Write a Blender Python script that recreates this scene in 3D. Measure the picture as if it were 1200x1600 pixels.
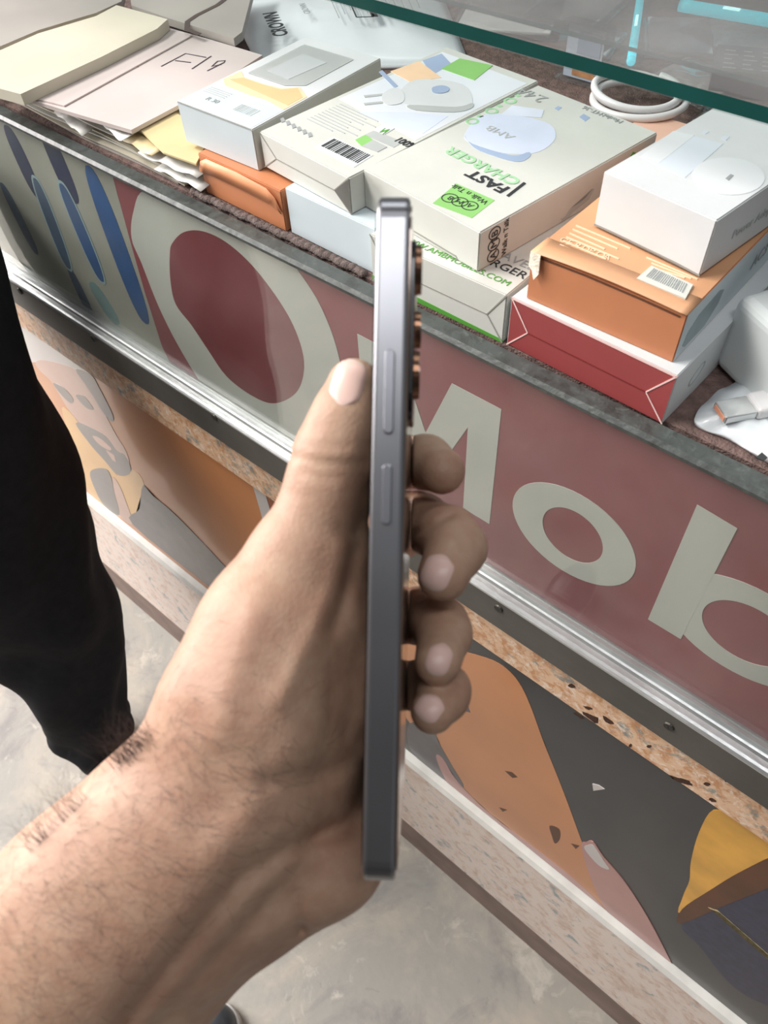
import bpy, bmesh, math, random
import numpy as np
from mathutils import Vector, Matrix
from mathutils.bvhtree import BVHTree
random.seed(7); rng = np.random.default_rng(7)
for o in list(bpy.data.objects): bpy.data.objects.remove(o)
COL = bpy.context.scene.collection
scene = bpy.context.scene

# ------------------------------------------------------------------ camera
FPX = 1220.0                     # focal length in pixels of a 1200x1600 frame
CAM_D, CAM_H = 0.28, 1.358       # distance in front of the counter face, height above the floor
_h = np.array([-2140., -1380., FPX]); _v = np.array([65., (FPX*FPX-2140*65)/1380., FPX])
_h /= np.linalg.norm(_h); _v -= _h*(_h@_v); _v /= np.linalg.norm(_v)
AX = -_h; AZ = -_v; AY = np.cross(AZ, AX)
ROT = np.array([AX, AY, AZ])     # world = ROT @ (right, down, forward)
CPOS = np.array([0., -CAM_D, CAM_H])
cam_data = bpy.data.cameras.new('camera'); cam = bpy.data.objects.new('camera', cam_data); COL.objects.link(cam)
cam_data.sensor_fit = 'VERTICAL'; cam_data.sensor_height = 36.0; cam_data.lens = FPX/1600*36.0
cam_data.clip_start = 0.01; cam_data.clip_end = 50
r_, d_, f_ = ROT[:, 0], ROT[:, 1], ROT[:, 2]
cam.matrix_world = Matrix(((r_[0], -d_[0], -f_[0], CPOS[0]), (r_[1], -d_[1], -f_[1], CPOS[1]), (r_[2], -d_[2], -f_[2], CPOS[2]), (0, 0, 0, 1)))
cam_data.dof.use_dof = True; cam_data.dof.focus_distance = 0.52; cam_data.dof.aperture_fstop = 19
scene.camera = cam

# ------------------------------------------------------------------ world, lamps, exposure
world = bpy.data.worlds.new('World'); scene.world = world; world.use_nodes = True
bg = world.node_tree.nodes['Background']; bg.inputs[0].default_value = (0.93, 0.97, 1.0, 1); bg.inputs[1].default_value = 0.17
def area_light(name, loc, target, sx, sy, power, color):
    l = bpy.data.lights.new(name, 'AREA'); l.shape = 'RECTANGLE'; l.size = sx; l.size_y = sy; l.energy = power; l.color = color
    o = bpy.data.objects.new(name, l); COL.objects.link(o); o.location = loc
    o.rotation_euler = (Vector(target)-Vector(loc)).to_track_quat('-Z', 'Y').to_euler(); return o
area_light('ceiling_tube_light', (-1.45, -0.85, 2.75), (-0.2, 0, 1.0), 1.3, 0.5, 57, (1.0, 0.97, 0.93))
area_light('shop_ceiling_light', (-0.9, 0.95, 2.85), (-0.3, 0.2, 1.0), 1.2, 0.35, 7, (0.95, 0.98, 1.0))
area_light('overhead_tube_light', (0.30, -0.45, 2.85), (0.1, -0.3, 1.0), 1.2, 0.22, 10, (0.97, 0.98, 1.0))
area_light('entrance_daylight', (-3.2, -0.9, 1.5), (-0.6, -0.3, 0.2), 1.6, 2.2, 150, (1.0, 0.95, 0.93))
scene.view_settings.view_transform = 'Standard'; scene.view_settings.look = 'None'
scene.view_settings.gamma = 1.0; scene.view_settings.exposure = 0.08; scene.view_settings.use_curve_mapping = False

# ------------------------------------------------------------------ pixel helpers (direction from pixel, distance from a plane or a stated depth)
def ray(px, py): return ROT @ np.array([px-600., py-800., FPX])
def on_y(px, py, y=0.0):
    d = ray(px, py); return CPOS + d*((y+CAM_D)/d[1])
def on_z(px, py, z):
    d = ray(px, py); return CPOS + d*((z-CAM_H)/d[2])
def at_depth(px, py, dep): return CPOS + ray(px, py)/FPX*dep
def cam2world(P): return CPOS + np.asarray(P) @ ROT.T

# ------------------------------------------------------------------ materials
MATS = {}
def srgb(c):
    return tuple(((v/255)/12.92 if v/255 <= .04045 else ((v/255+.055)/1.055)**2.4) for v in c)
def mat(name, rgb, rough=.6, metal=0.0, var=.06, scale=40, bump=0.0, bscale=200, coat=0.0, emit=0.0, spec=.5, sss=0.0):
    if name in MATS: return MATS[name]
    m = bpy.data.materials.new(name); m.use_nodes = True; nt = m.node_tree; b = nt.nodes['Principled BSDF']
    c = srgb(rgb)
    b.inputs['Roughness'].default_value = rough; b.inputs['Metallic'].default_value = metal
    b.inputs['Specular IOR Level'].default_value = spec
    if coat: b.inputs['Coat Weight'].default_value = coat; b.inputs['Coat Roughness'].default_value = .08
    if sss: b.inputs['Subsurface Weight'].default_value = sss; b.inputs['Subsurface Radius'].default_value = (.006, .002, .001); b.inputs['Subsurface Scale'].default_value = 1.0
    tc = nt.nodes.new('ShaderNodeTexCoord'); n = nt.nodes.new('ShaderNodeTexNoise'); n.inputs['Scale'].default_value = scale; n.inputs['Detail'].default_value = 4
    nt.links.new(tc.outputs['Object'], n.inputs['Vector'])
    r = nt.nodes.new('ShaderNodeValToRGB'); r.color_ramp.elements[0].position = .3; r.color_ramp.elements[1].position = .7
    r.color_ramp.elements[0].color = tuple(max(0, v*(1-var)) for v in c)+(1,); r.color_ramp.elements[1].color = tuple(min(1, v*(1+var)) for v in c)+(1,)
    nt.links.new(n.outputs['Fac'], r.inputs['Fac']); nt.links.new(r.outputs['Color'], b.inputs['Base Color'])
    if emit:
        b.inputs['Emission Color'].default_value = c+(1,); b.inputs['Emission Strength'].default_value = emit
    if bump:
        n2 = nt.nodes.new('ShaderNodeTexNoise'); n2.inputs['Scale'].default_value = bscale; n2.inputs['Detail'].default_value = 5
        nt.links.new(tc.outputs['Object'], n2.inputs['Vector'])
        bp = nt.nodes.new('ShaderNodeBump'); bp.inputs['Strength'].default_value = bump; bp.inputs['Distance'].default_value = .002
        nt.links.new(n2.outputs['Fac'], bp.inputs['Height']); nt.links.new(bp.outputs['Normal'], b.inputs['Normal'])
    MATS[name] = m; return m
def glass_mat(name, tint, rough=.02, haze=0.0, hazecol=(220, 225, 225), ior=1.5):
    m = bpy.data.materials.new(name); m.use_nodes = True; nt = m.node_tree; nt.nodes.clear()
    out = nt.nodes.new('ShaderNodeOutputMaterial'); t = nt.nodes.new('ShaderNodeBsdfTransparent'); t.inputs[0].default_value = srgb(tint)+(1,)
    g = nt.nodes.new('ShaderNodeBsdfGlossy'); g.inputs['Roughness'].default_value = rough
    lw = nt.nodes.new('ShaderNodeLayerWeight'); lw.inputs['Blend'].default_value = .5; pw = nt.nodes.new('ShaderNodeMath'); pw.operation = 'POWER'; pw.inputs[1].default_value = 4.0; nt.links.new(lw.outputs['Facing'], pw.inputs[0])
    fr = nt.nodes.new('ShaderNodeMath'); fr.operation = 'MULTIPLY_ADD'; fr.inputs[1].default_value = .8; fr.inputs[2].default_value = .035; nt.links.new(pw.outputs[0], fr.inputs[0])
    mx = nt.nodes.new('ShaderNodeMixShader'); nt.links.new(fr.outputs[0], mx.inputs[0]); 
    body = t
    if haze:
        df = nt.nodes.new('ShaderNodeBsdfDiffuse'); df.inputs[0].default_value = srgb(hazecol)+(1,)
        n = nt.nodes.new('ShaderNodeTexNoise'); n.inputs['Scale'].default_value = 14; n.inputs['Detail'].default_value = 5
        tc = nt.nodes.new('ShaderNodeTexCoord'); nt.links.new(tc.outputs['Object'], n.inputs['Vector'])
        mr = nt.nodes.new('ShaderNodeMapRange'); mr.inputs['From Min'].default_value = .35; mr.inputs['From Max'].default_value = .75
        mr.inputs['To Min'].default_value = haze*.4; mr.inputs['To Max'].default_value = haze*1.6
        nt.links.new(n.outputs['Fac'], mr.inputs['Value'])
        m2 = nt.nodes.new('ShaderNodeMixShader'); nt.links.new(mr.outputs[0], m2.inputs[0]); nt.links.new(t.outputs[0], m2.inputs[1]); nt.links.new(df.outputs[0], m2.inputs[2]); body = m2
    nt.links.new(body.outputs[0], mx.inputs[1]); nt.links.new(g.outputs[0], mx.inputs[2]); nt.links.new(mx.outputs[0], out.inputs[0])
    MATS[name] = m; return m
def speckle_mat(name, base, specks, rough=.45, bump=.05):
    """laminate with a flecked stone print: several noise layers over a base"""
    m = bpy.data.materials.new(name); m.use_nodes = True; nt = m.node_tree; b = nt.nodes['Principled BSDF']; b.inputs['Roughness'].default_value = rough
    tc = nt.nodes.new('ShaderNodeTexCoord'); prev = None
    col = nt.nodes.new('ShaderNodeRGB'); col.outputs[0].default_value = srgb(base)+(1,); prev = col.outputs[0]
    for (c, sc, lo, hi, amt, off) in specks:
        mp = nt.nodes.new('ShaderNodeMapping'); mp.inputs['Location'].default_value = (off, off*1.7, off*.6); nt.links.new(tc.outputs['Object'], mp.inputs['Vector'])
        n = nt.nodes.new('ShaderNodeTexNoise'); n.inputs['Scale'].default_value = sc; n.inputs['Detail'].default_value = 6; n.inputs['Roughness'].default_value = .65; n.inputs['Distortion'].default_value = .6
        nt.links.new(mp.outputs[0], n.inputs['Vector'])
        r = nt.nodes.new('ShaderNodeMapRange'); r.inputs['From Min'].default_value = lo; r.inputs['From Max'].default_value = hi; r.inputs['To Max'].default_value = amt
        nt.links.new(n.outputs['Fac'], r.inputs['Value'])
        mx = nt.nodes.new('ShaderNodeMix'); mx.data_type = 'RGBA'; nt.links.new(r.outputs[0], mx.inputs[0]); nt.links.new(prev, mx.inputs[6]); mx.inputs[7].default_value = srgb(c)+(1,)
        prev = mx.outputs[2]
    nt.links.new(prev, b.inputs['Base Color'])
    if bump:
        n2 = nt.nodes.new('ShaderNodeTexNoise'); n2.inputs['Scale'].default_value = 90; n2.inputs['Detail'].default_value = 6; nt.links.new(tc.outputs['Object'], n2.inputs['Vector'])
        bp = nt.nodes.new('ShaderNodeBump'); bp.inputs['Strength'].default_value = bump; bp.inputs['Distance'].default_value = .004
        nt.links.new(n2.outputs['Fac'], bp.inputs['Height']); nt.links.new(bp.outputs['Normal'], b.inputs['Normal'])
    MATS[name] = m; return m

# ------------------------------------------------------------------ mesh / object helpers
def link(o, parent=None):
    COL.objects.link(o)
    if parent is not None:
        o.parent = parent
        pl = parent.get('_base')
        o.matrix_parent_inverse = Matrix.Translation(-Vector(pl)) if pl is not None else Matrix.Identity(4)
    return o
def mesh_obj(name, verts, faces, mats, parent=None, smooth=False, fmat=None):
    me = bpy.data.meshes.new(name); me.from_pydata([tuple(map(float, v)) for v in verts], [], [tuple(map(int, f)) for f in faces]); 
    for m in (mats if isinstance(mats, (list, tuple)) else [mats]): me.materials.append(m)
    if fmat is not None: me.polygons.foreach_set('material_index', fmat)
    if smooth: me.polygons.foreach_set('use_smooth', [True]*len(me.polygons))
    me.update(); return link(bpy.data.objects.new(name, me), parent)
def bm_obj(name, bm, mats, parent=None, smooth=False):
    bmesh.ops.recalc_face_normals(bm, faces=bm.faces)
    me = bpy.data.meshes.new(name); bm.to_mesh(me); bm.free()
    for m in (mats if isinstance(mats, (list, tuple)) else [mats]): me.materials.append(m)
    if smooth: me.polygons.foreach_set('use_smooth', [True]*len(me.polygons))
    return link(bpy.data.objects.new(name, me), parent)
def tag(o, label, cat, group=None, kind=None):
    if label: o['label'] = label
    if cat: o['category'] = cat
    if group: o['group'] = group
    if kind: o['kind'] = kind
    return o
def thing(name, loc, label, cat, group=None):
    o = bpy.data.objects.new(name, None); o.empty_display_size = .02; COL.objects.link(o); o.location = tuple(map(float, loc)); o['_base'] = tuple(map(float, loc))
    return tag(o, label, cat, group)
def box_bm(bm, lo, hi, M=None):
    vs = [bm.verts.new((x, y, z)) for z in (lo[2], hi[2]) for y in (lo[1], hi[1]) for x in (lo[0], hi[0])]
    if M is not None:
        for v in vs: v.co = M @ v.co
    fs = [bm.faces.new([vs[i] for i in q]) for q in ((0, 2, 3, 1), (4, 5, 7, 6), (0, 1, 5, 4), (2, 6, 7, 3), (0, 4, 6, 2), (1, 3, 7, 5))]
    return vs, fs     # bottom, top, front, back, left, right
def box_obj(name, lo, hi, m, parent=None, bevel=0.0, seg=2, M=None):
    bm = bmesh.new(); box_bm(bm, lo, hi, M)
    if bevel: bmesh.ops.bevel(bm, geom=list(bm.edges), offset=bevel, segments=seg, affect='EDGES', profile=.5)
    return bm_obj(name, bm, m, parent, smooth=False)
def extrude_profile(name, yz, x0, x1, m, parent=None, fmat=None):
    n = len(yz); vs = [(x0, y, z) for y, z in yz]+[(x1, y, z) for y, z in yz]
    fs = [(i, (i+1) % n, n+(i+1) % n, n+i) for i in range(n)]+[tuple(range(n))[::-1], tuple(range(n, 2*n))]
    bm = bmesh.new(); V = [bm.verts.new(v) for v in vs]
    for k, f in enumerate(fs):
        F = bm.faces.new([V[i] for i in f])
        if fmat and k < n: F.material_index = fmat[k]
    return bm_obj(name, bm, m, parent)
def prism(name, pts, off, m, parent=None, holes=None):
    """flat printed piece: polygon pts (world), pushed out along vector off"""
    pts = [Vector(p) for p in pts]; off = Vector(off); bm = bmesh.new()
    a = [bm.verts.new(p) for p in pts]; b = [bm.verts.new(p+off) for p in pts]; n = len(pts)
    bm.faces.new(b)
    for i in range(n): bm.faces.new((a[i], a[(i+1) % n], b[(i+1) % n], b[i]))
    bmesh.ops.triangulate(bm, faces=[f for f in bm.faces if len(f.verts) > 4], ngon_method='EAR_CLIP' if n > 12 else 'BEAUTY')
    return bm_obj(name, bm, m, parent)
def ring_band(name, outer, inner, off, m, parent=None):
    """closed band between two outlines that have the same count of points"""
    n = len(outer); off = Vector(off); bm = bmesh.new()
    O = [bm.verts.new(Vector(p)+off) for p in outer]; I = [bm.verts.new(Vector(p)+off) for p in inner]
    O0 = [bm.verts.new(Vector(p)) for p in outer]; I0 = [bm.verts.new(Vector(p)) for p in inner]
    for i in range(n):
        j = (i+1) % n
        bm.faces.new((O[i], O[j], I[j], I[i])); bm.faces.new((O0[i], O0[j], O[j], O[i])); bm.faces.new((I[i], I[j], I0[j], I0[i]))
    return bm_obj(name, bm, m, parent)
def strip_pts(pts, w, nrm):
    """ribbon polygon of width w along a polyline lying in the plane with normal nrm"""
    pts = [Vector(p) for p in pts]; nrm = Vector(nrm).normalized(); L = []; R = []
    for i, p in enumerate(pts):
        t = (pts[min(i+1, len(pts)-1)]-pts[max(i-1, 0)]).normalized(); s = nrm.cross(t)*(w/2)
        L.append(p+s); R.append(p-s)
    return L+R[::-1]
def tube(name, pts, r, m, parent=None, closed=False, seg=10, rs=None):
    pts = [Vector(p) for p in pts]; n = len(pts); V = []; F = []
    up = Vector((0.13, 0.21, .97)); prev = None
    for i, p in enumerate(pts):
        t = (pts[(i+1) % n if closed else min(i+1, n-1)]-pts[i-1 if (closed or i > 0) else 0]).normalized()
        a = t.cross(up if prev is None else prev.cross(t)); a = a if a.length > 1e-6 else t.orthogonal(); a.normalize(); b = t.cross(a).normalized(); prev = a if prev is None else a
        up2 = b
        rr = rs[i] if rs else r
        for k in range(seg):
            an = 2*math.pi*k/seg; V.append(p+(a*math.cos(an)+b*math.sin(an))*rr)
    for i in range(n if closed else n-1):
        for k in range(seg):
            j = (i+1) % n; F.append((i*seg+k, i*seg+(k+1) % seg, j*seg+(k+1) % seg, j*seg+k))
    if not closed: F.append(tuple(range(seg))[::-1]); F.append(tuple(range((n-1)*seg, n*seg)))
    return mesh_obj(name, V, F, m, parent, smooth=True)
def text_obj(name, s, size, origin, xdir, ydir, m, parent, align='LEFT', sx=1.0, bold=0.0):
    cu = bpy.data.curves.new('t', 'FONT'); cu.body = s; cu.size = size; cu.align_x = align; cu.resolution_u = 3; cu.offset = bold; cu.extrude = .00008
    o = bpy.data.objects.new('t', cu); COL.objects.link(o); dg = bpy.context.evaluated_depsgraph_get()
    me = bpy.data.meshes.new_from_object(o.evaluated_get(dg)); bpy.data.objects.remove(o); bpy.data.curves.remove(cu)
    x = Vector(xdir).normalized(); y = Vector(ydir).normalized(); z = x.cross(y); og = Vector(origin)
    for v in me.vertices: v.co = og+x*v.co.x*sx+y*v.co.y+z*(v.co.z+.0001)
    me.materials.clear(); me.materials.append(m); me.name = name
    return link(bpy.data.objects.new(name, me), parent)

def resample(P, n):
    P = np.array(P+[P[0]], float)
    # Catmull-Rom closed
    Q = []; k = len(P)-1
    for i in range(k):
        p0, p1, p2, p3 = P[(i-1) % k], P[i], P[(i+1) % k], P[(i+2) % k]
        for t in np.linspace(0, 1, n, endpoint=False):
            Q.append(.5*((2*p1)+(-p0+p2)*t+(2*p0-5*p1+4*p2-p3)*t*t+(-p0+3*p1-3*p2+p3)*t**3))
    return [tuple(q) for q in Q]
# palette
ALU = mat('aged_aluminium', (208, 210, 210), .36, .85, .12, 25, .15, 120)
ALU_DARK = mat('dark_anodised_aluminium', (92, 89, 84), .42, .4, .2, 14, .1, 90)
SCREW = mat('screw_steel', (74, 71, 66), .5, .7, .2, 200)
RIM = speckle_mat('grimy_rim', (74, 79, 77), [((48, 48, 46), 90, .46, .66, .8, 1.3), ((104, 110, 106), 160, .55, .7, .6, 4.1)], .4, .2)
RIM_BLACK = mat('black_rim', (32, 31, 31), .6, 0, .3, 60, .3, 200)
CARPET = mat('brown_carpet', (116, 94, 88), .95, 0, .35, 160, .9, 700)
ROPE = mat('twisted_braid', (104, 90, 86), .9, 0, .3, 250, .8, 900)
GRANITE = speckle_mat('peach_laminate', (228, 190, 156), [((196, 138, 92), 110, .46, .60, .85, 0.2), ((112, 132, 134), 48, .56, .66, .9, 3.7), ((242, 222, 204), 150, .52, .64, .85, 7.9)], .42)
PLINTH = speckle_mat('pale_pink_laminate', (238, 222, 212), [((206, 172, 150), 70, .5, .65, .7, 2.2), ((136, 160, 166), 44, .58, .67, .85, 5.7), ((186, 140, 104), 12, .58, .75, .6, 9.1)], .4)
MOULD = mat('grey_white_moulding', (220, 218, 212), .45, 0, .12, 30, .1, 80)
BROWN = mat('brown_toe_board', (132, 112, 104), .6, 0, .2, 20, .2, 60)
CHIPB = mat('bare_brown_chip', (66, 38, 24), .8, 0, .3, 300, .4, 500)
FLOORM = speckle_mat('worn_concrete', (150, 147, 140), [((176, 166, 152), 5, .45, .62, .8, .4), ((120, 116, 116), 7, .52, .66, .75, 3.3), ((198, 190, 178), 16, .6, .7, .6, 6.2), ((102, 96, 92), 40, .64, .74, .5, 8.8)], .5, .12)
GLASS = glass_mat('clear_glass', (251, 252, 251), .03, .03)
GLASS_SHELF = glass_mat('green_glass', (246, 250, 249), .02, .10, (236, 224, 222))  # dusty pinkish haze, put into the glass also to brighten what lies underneath
TEAL = mat('glass_cut_edge', (22, 70, 66), .12, 0, .15, 20, 0, 100, coat=.6)
PLASTIC = glass_mat('clear_plastic', (251, 252, 252), .1, .05)
PWHITE = mat('white_card', (212, 215, 216), .5, 0, .03, 30, .04, 300)
PCREAM = mat('cream_card', (205, 206, 199), .55, 0, .04, 30, .04, 300)
PBLUE = mat('pale_blue_card', (205, 217, 222), .4, 0, .04, 20, .03, 300)
PGREY = mat('grey_print', (178, 182, 180), .55, 0, .05, 60)
PLGREY = mat('light_grey_print', (212, 218, 224), .5, 0, .04, 40)
PLAV = mat('lavender_print', (208, 216, 234), .5, 0, .04, 40)
PBLUEGREY = mat('blue_grey_print', (160, 178, 205), .5, 0, .05, 40)
INK = mat('black_ink', (46, 48, 50), .55, 0, .1, 200)
INKG = mat('faded_ink', (158, 162, 162), .55, 0, .1, 200)
GREEN = mat('green_print', (140, 196, 112), .5, 0, .05, 40)
GREENP = mat('pale_green_print', (160, 205, 160), .5, 0, .05, 40)
GREEND = mat('deep_green_print', (88, 158, 62), .5, 0, .05, 40)
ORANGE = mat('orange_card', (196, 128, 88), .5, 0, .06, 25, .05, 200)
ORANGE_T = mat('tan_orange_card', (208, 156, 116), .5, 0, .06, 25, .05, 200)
TANPRINT = mat('tan_print', (236, 204, 170), .55, 0, .05, 60)
REDC = mat('red_card', (150, 66, 66), .45, 0, .06, 20, .04, 200)
PINKLINE = mat('pink_edge', (238, 205, 200), .5, 0, .04, 50)
PEACH = mat('peach_print', (240, 206, 170), .5, 0, .05, 40)
TAPE = mat('yellowed_tape', (236, 226, 208), .35, 0, .08, 300, .4, 500)

# ------------------------------------------------------------------ levels (metres above the floor) read off the counter face
ZS = CAM_H-.994*CAM_D            # top of the counter front, level of the display shelf
X0, X1 = -1.9, 0.75
LEDGE_Y = -.012
Z_LEDGE = .881; Z_FACE_BOT = CAM_H+(LEDGE_Y+CAM_D)*-1.9185
Z_GRAN_BOT = CAM_H-(CAM_D-.006)*2.068
Z_MOULD = .400; Z_PLINTH_BOT = .118

# ------------------------------------------------------------------ floor
bm = bmesh.new(); bmesh.ops.create_grid(bm, x_segments=40, y_segments=40, size=2.6)
for v in bm.verts: v.co.z = .0; v.co.x -= .3; v.co.y -= .6
fl = bm_obj('floor', bm, FLOORM); fl['kind'] = 'structure'
fl['label'] = 'worn mottled grey concrete floor'

# unseen dark wall behind the photographer, added to darken the phone frame's lower reflection
wb = box_obj('wall_added_unseen', (-1.9, -1.75, 0), (2.2, -1.65, 2.9), mat('dim_wall', (52, 47, 44), .8, 0, .15, 6, .1, 40)); wb['kind'] = 'structure'
# ------------------------------------------------------------------ counter
ct = thing('display_counter', ((X0+X1)/2, .3, 0), 'long glass fronted shop display counter with aluminium rail and laminate panels', 'counter')
extrude_profile('toe_board', [(.002, 0), (.002, Z_PLINTH_BOT), (.03, Z_PLINTH_BOT), (.03, 0)], X0, X1, BROWN, ct)
extrude_profile('plinth', [(-.003, Z_PLINTH_BOT), (-.003, Z_MOULD-.012), (.03, Z_MOULD-.012), (.03, Z_PLINTH_BOT)], X0, X1, PLINTH, ct)
extrude_profile('moulding', [(-.006, Z_MOULD-.016), (-.0095, Z_MOULD-.008), (-.006, Z_MOULD), (.002, Z_MOULD+.006), (.02, Z_MOULD+.006), (.02, Z_MOULD-.016)], X0, X1, MOULD, ct)
extrude_profile('lower_panel', [(.002, Z_MOULD), (.002, Z_GRAN_BOT+.01), (.02, Z_GRAN_BOT+.01), (.02, Z_MOULD)], X0, X1, mat('panel_board', (60, 56, 54), .6), ct)
gs = extrude_profile('laminate_strip', [(-.006, Z_GRAN_BOT), (-.006, Z_FACE_BOT+.004), (.02, Z_FACE_BOT+.004), (.02, Z_GRAN_BOT)], X0, X1, GRANITE, ct)
gs['label'] = 'peach flecked laminate strip with chipped patches'
# aluminium channel: grooved ledge, rounded nose, dark face
zl = Z_LEDGE
rail = extrude_profile('aluminium_rail', [(.012, zl+.006), (.0035, zl+.006), (.0035, zl+.004), (.0015, zl+.004), (.0015, zl+.006), (-.0005, zl+.006), (-.0005, zl+.0005), (-.002, zl), (-.0032, zl+.0018), (-.0045, zl), (-.0085, zl), (-.0105, zl-.0004), (-.0118, zl-.0016), (LEDGE_Y, zl-.0032),
    (LEDGE_Y, Z_FACE_BOT), (.012, Z_FACE_BOT)], X0, X1, [ALU, ALU_DARK], ct, fmat=[0]*13+[1]*3)
rail['label'] = 'worn aluminium rail with dark screwed face'
for (px, py) in ((31, 455), (146, 529), (335, 652), (779, 951), (1045, 1135)):
    c = on_y(px, py, LEDGE_Y-.0002); bm = bmesh.new()
    bmesh.ops.create_cone(bm, cap_ends=True, segments=14, radius1=.0043, radius2=.0034, depth=.0018)
    bmesh.ops.rotate(bm, verts=bm.verts, matrix=Matrix.Rotation(math.pi/2, 3, 'X')); bmesh.ops.translate(bm, verts=bm.verts, vec=Vector(c))
    s = bm_obj('screw', bm, SCREW, ct)
    for ang in (.5, .5+math.pi/2):
        dx, dz = math.cos(ang)*.0018, math.sin(ang)*.0018
        p = [(c[0]-dx, c[1]-.0009, c[2]-dz), (c[0]+dx, c[1]-.0009, c[2]+dz)]
        prism('screw_slot', strip_pts(p, .0006, (0, -1, 0)), (0, -.0001, 0), INK, s)
# chips in the laminate
for (cx, cy, w, h, an) in ((905, 1118, 14, 3.4, .55), (925, 1122, 17, 5, .5), (893, 1072, 6, 4, .3), (950, 1126, 13, 4, .7), (1067, 1220, 22, 4, .35), (1105, 1225, 6, 3, .2), (1113, 1250, 6, 3, .2), (918, 1106, 8, 3, .3), (1014, 1166, 4, 2.5, .2), (985, 1165, 3, 4, .2), (1135, 1219, 4, 3, .2)):
    pts = []
    for k in range(11):
        a = 2*math.pi*k/11; rr = random.uniform(.55, 1.15); x, y = w*rr*math.cos(a), h*rr*math.sin(a)
        pts.append(on_y(cx+x*math.cos(an)-y*math.sin(an), cy+x*math.sin(an)+y*math.cos(an), -.0061))
    prism('bare_chip', pts, (0, -.00015, 0), CHIPB, ct)
# glass front (pane), top rim, shelf board with carpet
box_obj('front_glass', (X0, -.002, Z_LEDGE+.0045), (X1, .002, ZS-.001), GLASS, ct)
extrude_profile('top_rim', [(-.0026, ZS-.0042), (-.0030, ZS-.0018), (-.001, ZS+.0004), (.0085, ZS+.0006), (.0095, ZS-.0042)], X0, X1, RIM, ct)
box_obj('shelf_board', (X0, .0097, ZS-.022), (X1, .75, ZS-.0035), RIM_BLACK, ct)
box_obj('carpet', (X0, .0125, ZS-.0035), (X1, .74, ZS-.0003), CARPET, ct)
p0 = on_z(305, 300, ZS); p1 = on_z(570, 432, ZS)
pts = []
for i in range(150):
    t = i/149; x = p0[0]+(p1[0]-p0[0])*t; pts.append((x, .0138+.0005*math.sin(t*55), ZS+.0010+.0004*math.sin(t*190)))
tube('braided_edging', pts, .0027, ROPE, ct, seg=8)
# backing board of the sign and inner back
box_obj('sign_backing', (X0, .0085, Z_LEDGE), (X1, .0095, ZS-.022), RIM_BLACK, ct)
# counter carcass behind (top shelf bearing walls)
box_obj('carcass', (X0+.01, .02, 0), (X1-.01, .74, ZS-.0225), mat('dark_carcass', (58, 50, 46), .7), ct)
# glass shelf standing over the display shelf, and an added lower tier
def glass_shelf(y0, y1, z0, z1, xa, xb, name='glass_shelf', edge=TEAL):
    bm = bmesh.new(); vs, fs = box_bm(bm, (xa, y0, z0), (xb, y1, z1))
    for k in (2, 3, 4, 5): fs[k].material_index = 1
    bmesh.ops.bevel(bm, geom=[e for e in bm.edges if abs(e.verts[0].co.y-y0) < 1e-6 and abs(e.verts[1].co.y-y0) < 1e-6 and abs(e.verts[0].co.x-e.verts[1].co.x) > .1], offset=.0012, segments=2, affect='EDGES')
    return bm_obj(name, bm, [GLASS_SHELF, edge], ct)
SH_Z = ZS+.12
glass_shelf(.0655, .46, SH_Z, SH_Z+.0085, -.95, X1)
EDGE2 = mat('added_tier_edge', (88, 108, 108), .2, 0, .1, 20, 0, 100)
yb = on_z(1000, 74, ZS+.05)[1]
glass_shelf(yb, .60, ZS+.045, ZS+.050, -.56, X1, edge=EDGE2)  # tier made up so its edge draws the dark line behind the shelf front
for x in (-.93, .60):
    box_obj('shelf_support', (x, .20, ZS), (x+.008, .44, SH_Z), GLASS_SHELF, ct)
for x in (-.552, .55):  # supports of the added lower tier
    box_obj('shelf_support', (x, .5, ZS), (x+.008, .59, ZS+.045), GLASS_SHELF, ct)

# ------------------------------------------------------------------ sign sheet behind the glass
SY = .0045
def PY(pts, y=SY): return [on_y(a, b, y) for a, b in pts]
MAROON = mat('maroon_print', (150, 74, 78), .5, 0, .12, 9)
MAROON_D = mat('deep_maroon_print', (128, 40, 48), .45, 0, .14, 14)
SIGNW = mat('sign_white', (206, 208, 200), .5, 0, .06, 14)
sgn = thing('sign_sheet', (-.2, SY, Z_LEDGE), 'maroon printed sign sheet with large white letters behind counter glass', 'sign')
ztop, zbot = ZS-.0046, Z_LEDGE+.0065
dl = [on_y(176, 276, SY), on_y(205, 385, SY), on_y(225, 455, SY), on_y(252, 540, SY)]
dl = [(p[0], p[1], min(max(p[2], Z_LEDGE+.0075), ZS-.005)) for p in dl]
outl = [(dl[0][0], ztop)]+[(p[0], p[2]) for p in dl]+[(dl[3][0]+.004, zbot), (X1, zbot), (X1, ztop)]
prism('sheet', [(x, SY+.0012, z) for x, z in outl], (0, -.0008, 0), MAROON, sgn)
F = (0, -.0003, 0); YL = SY+.0004
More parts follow.
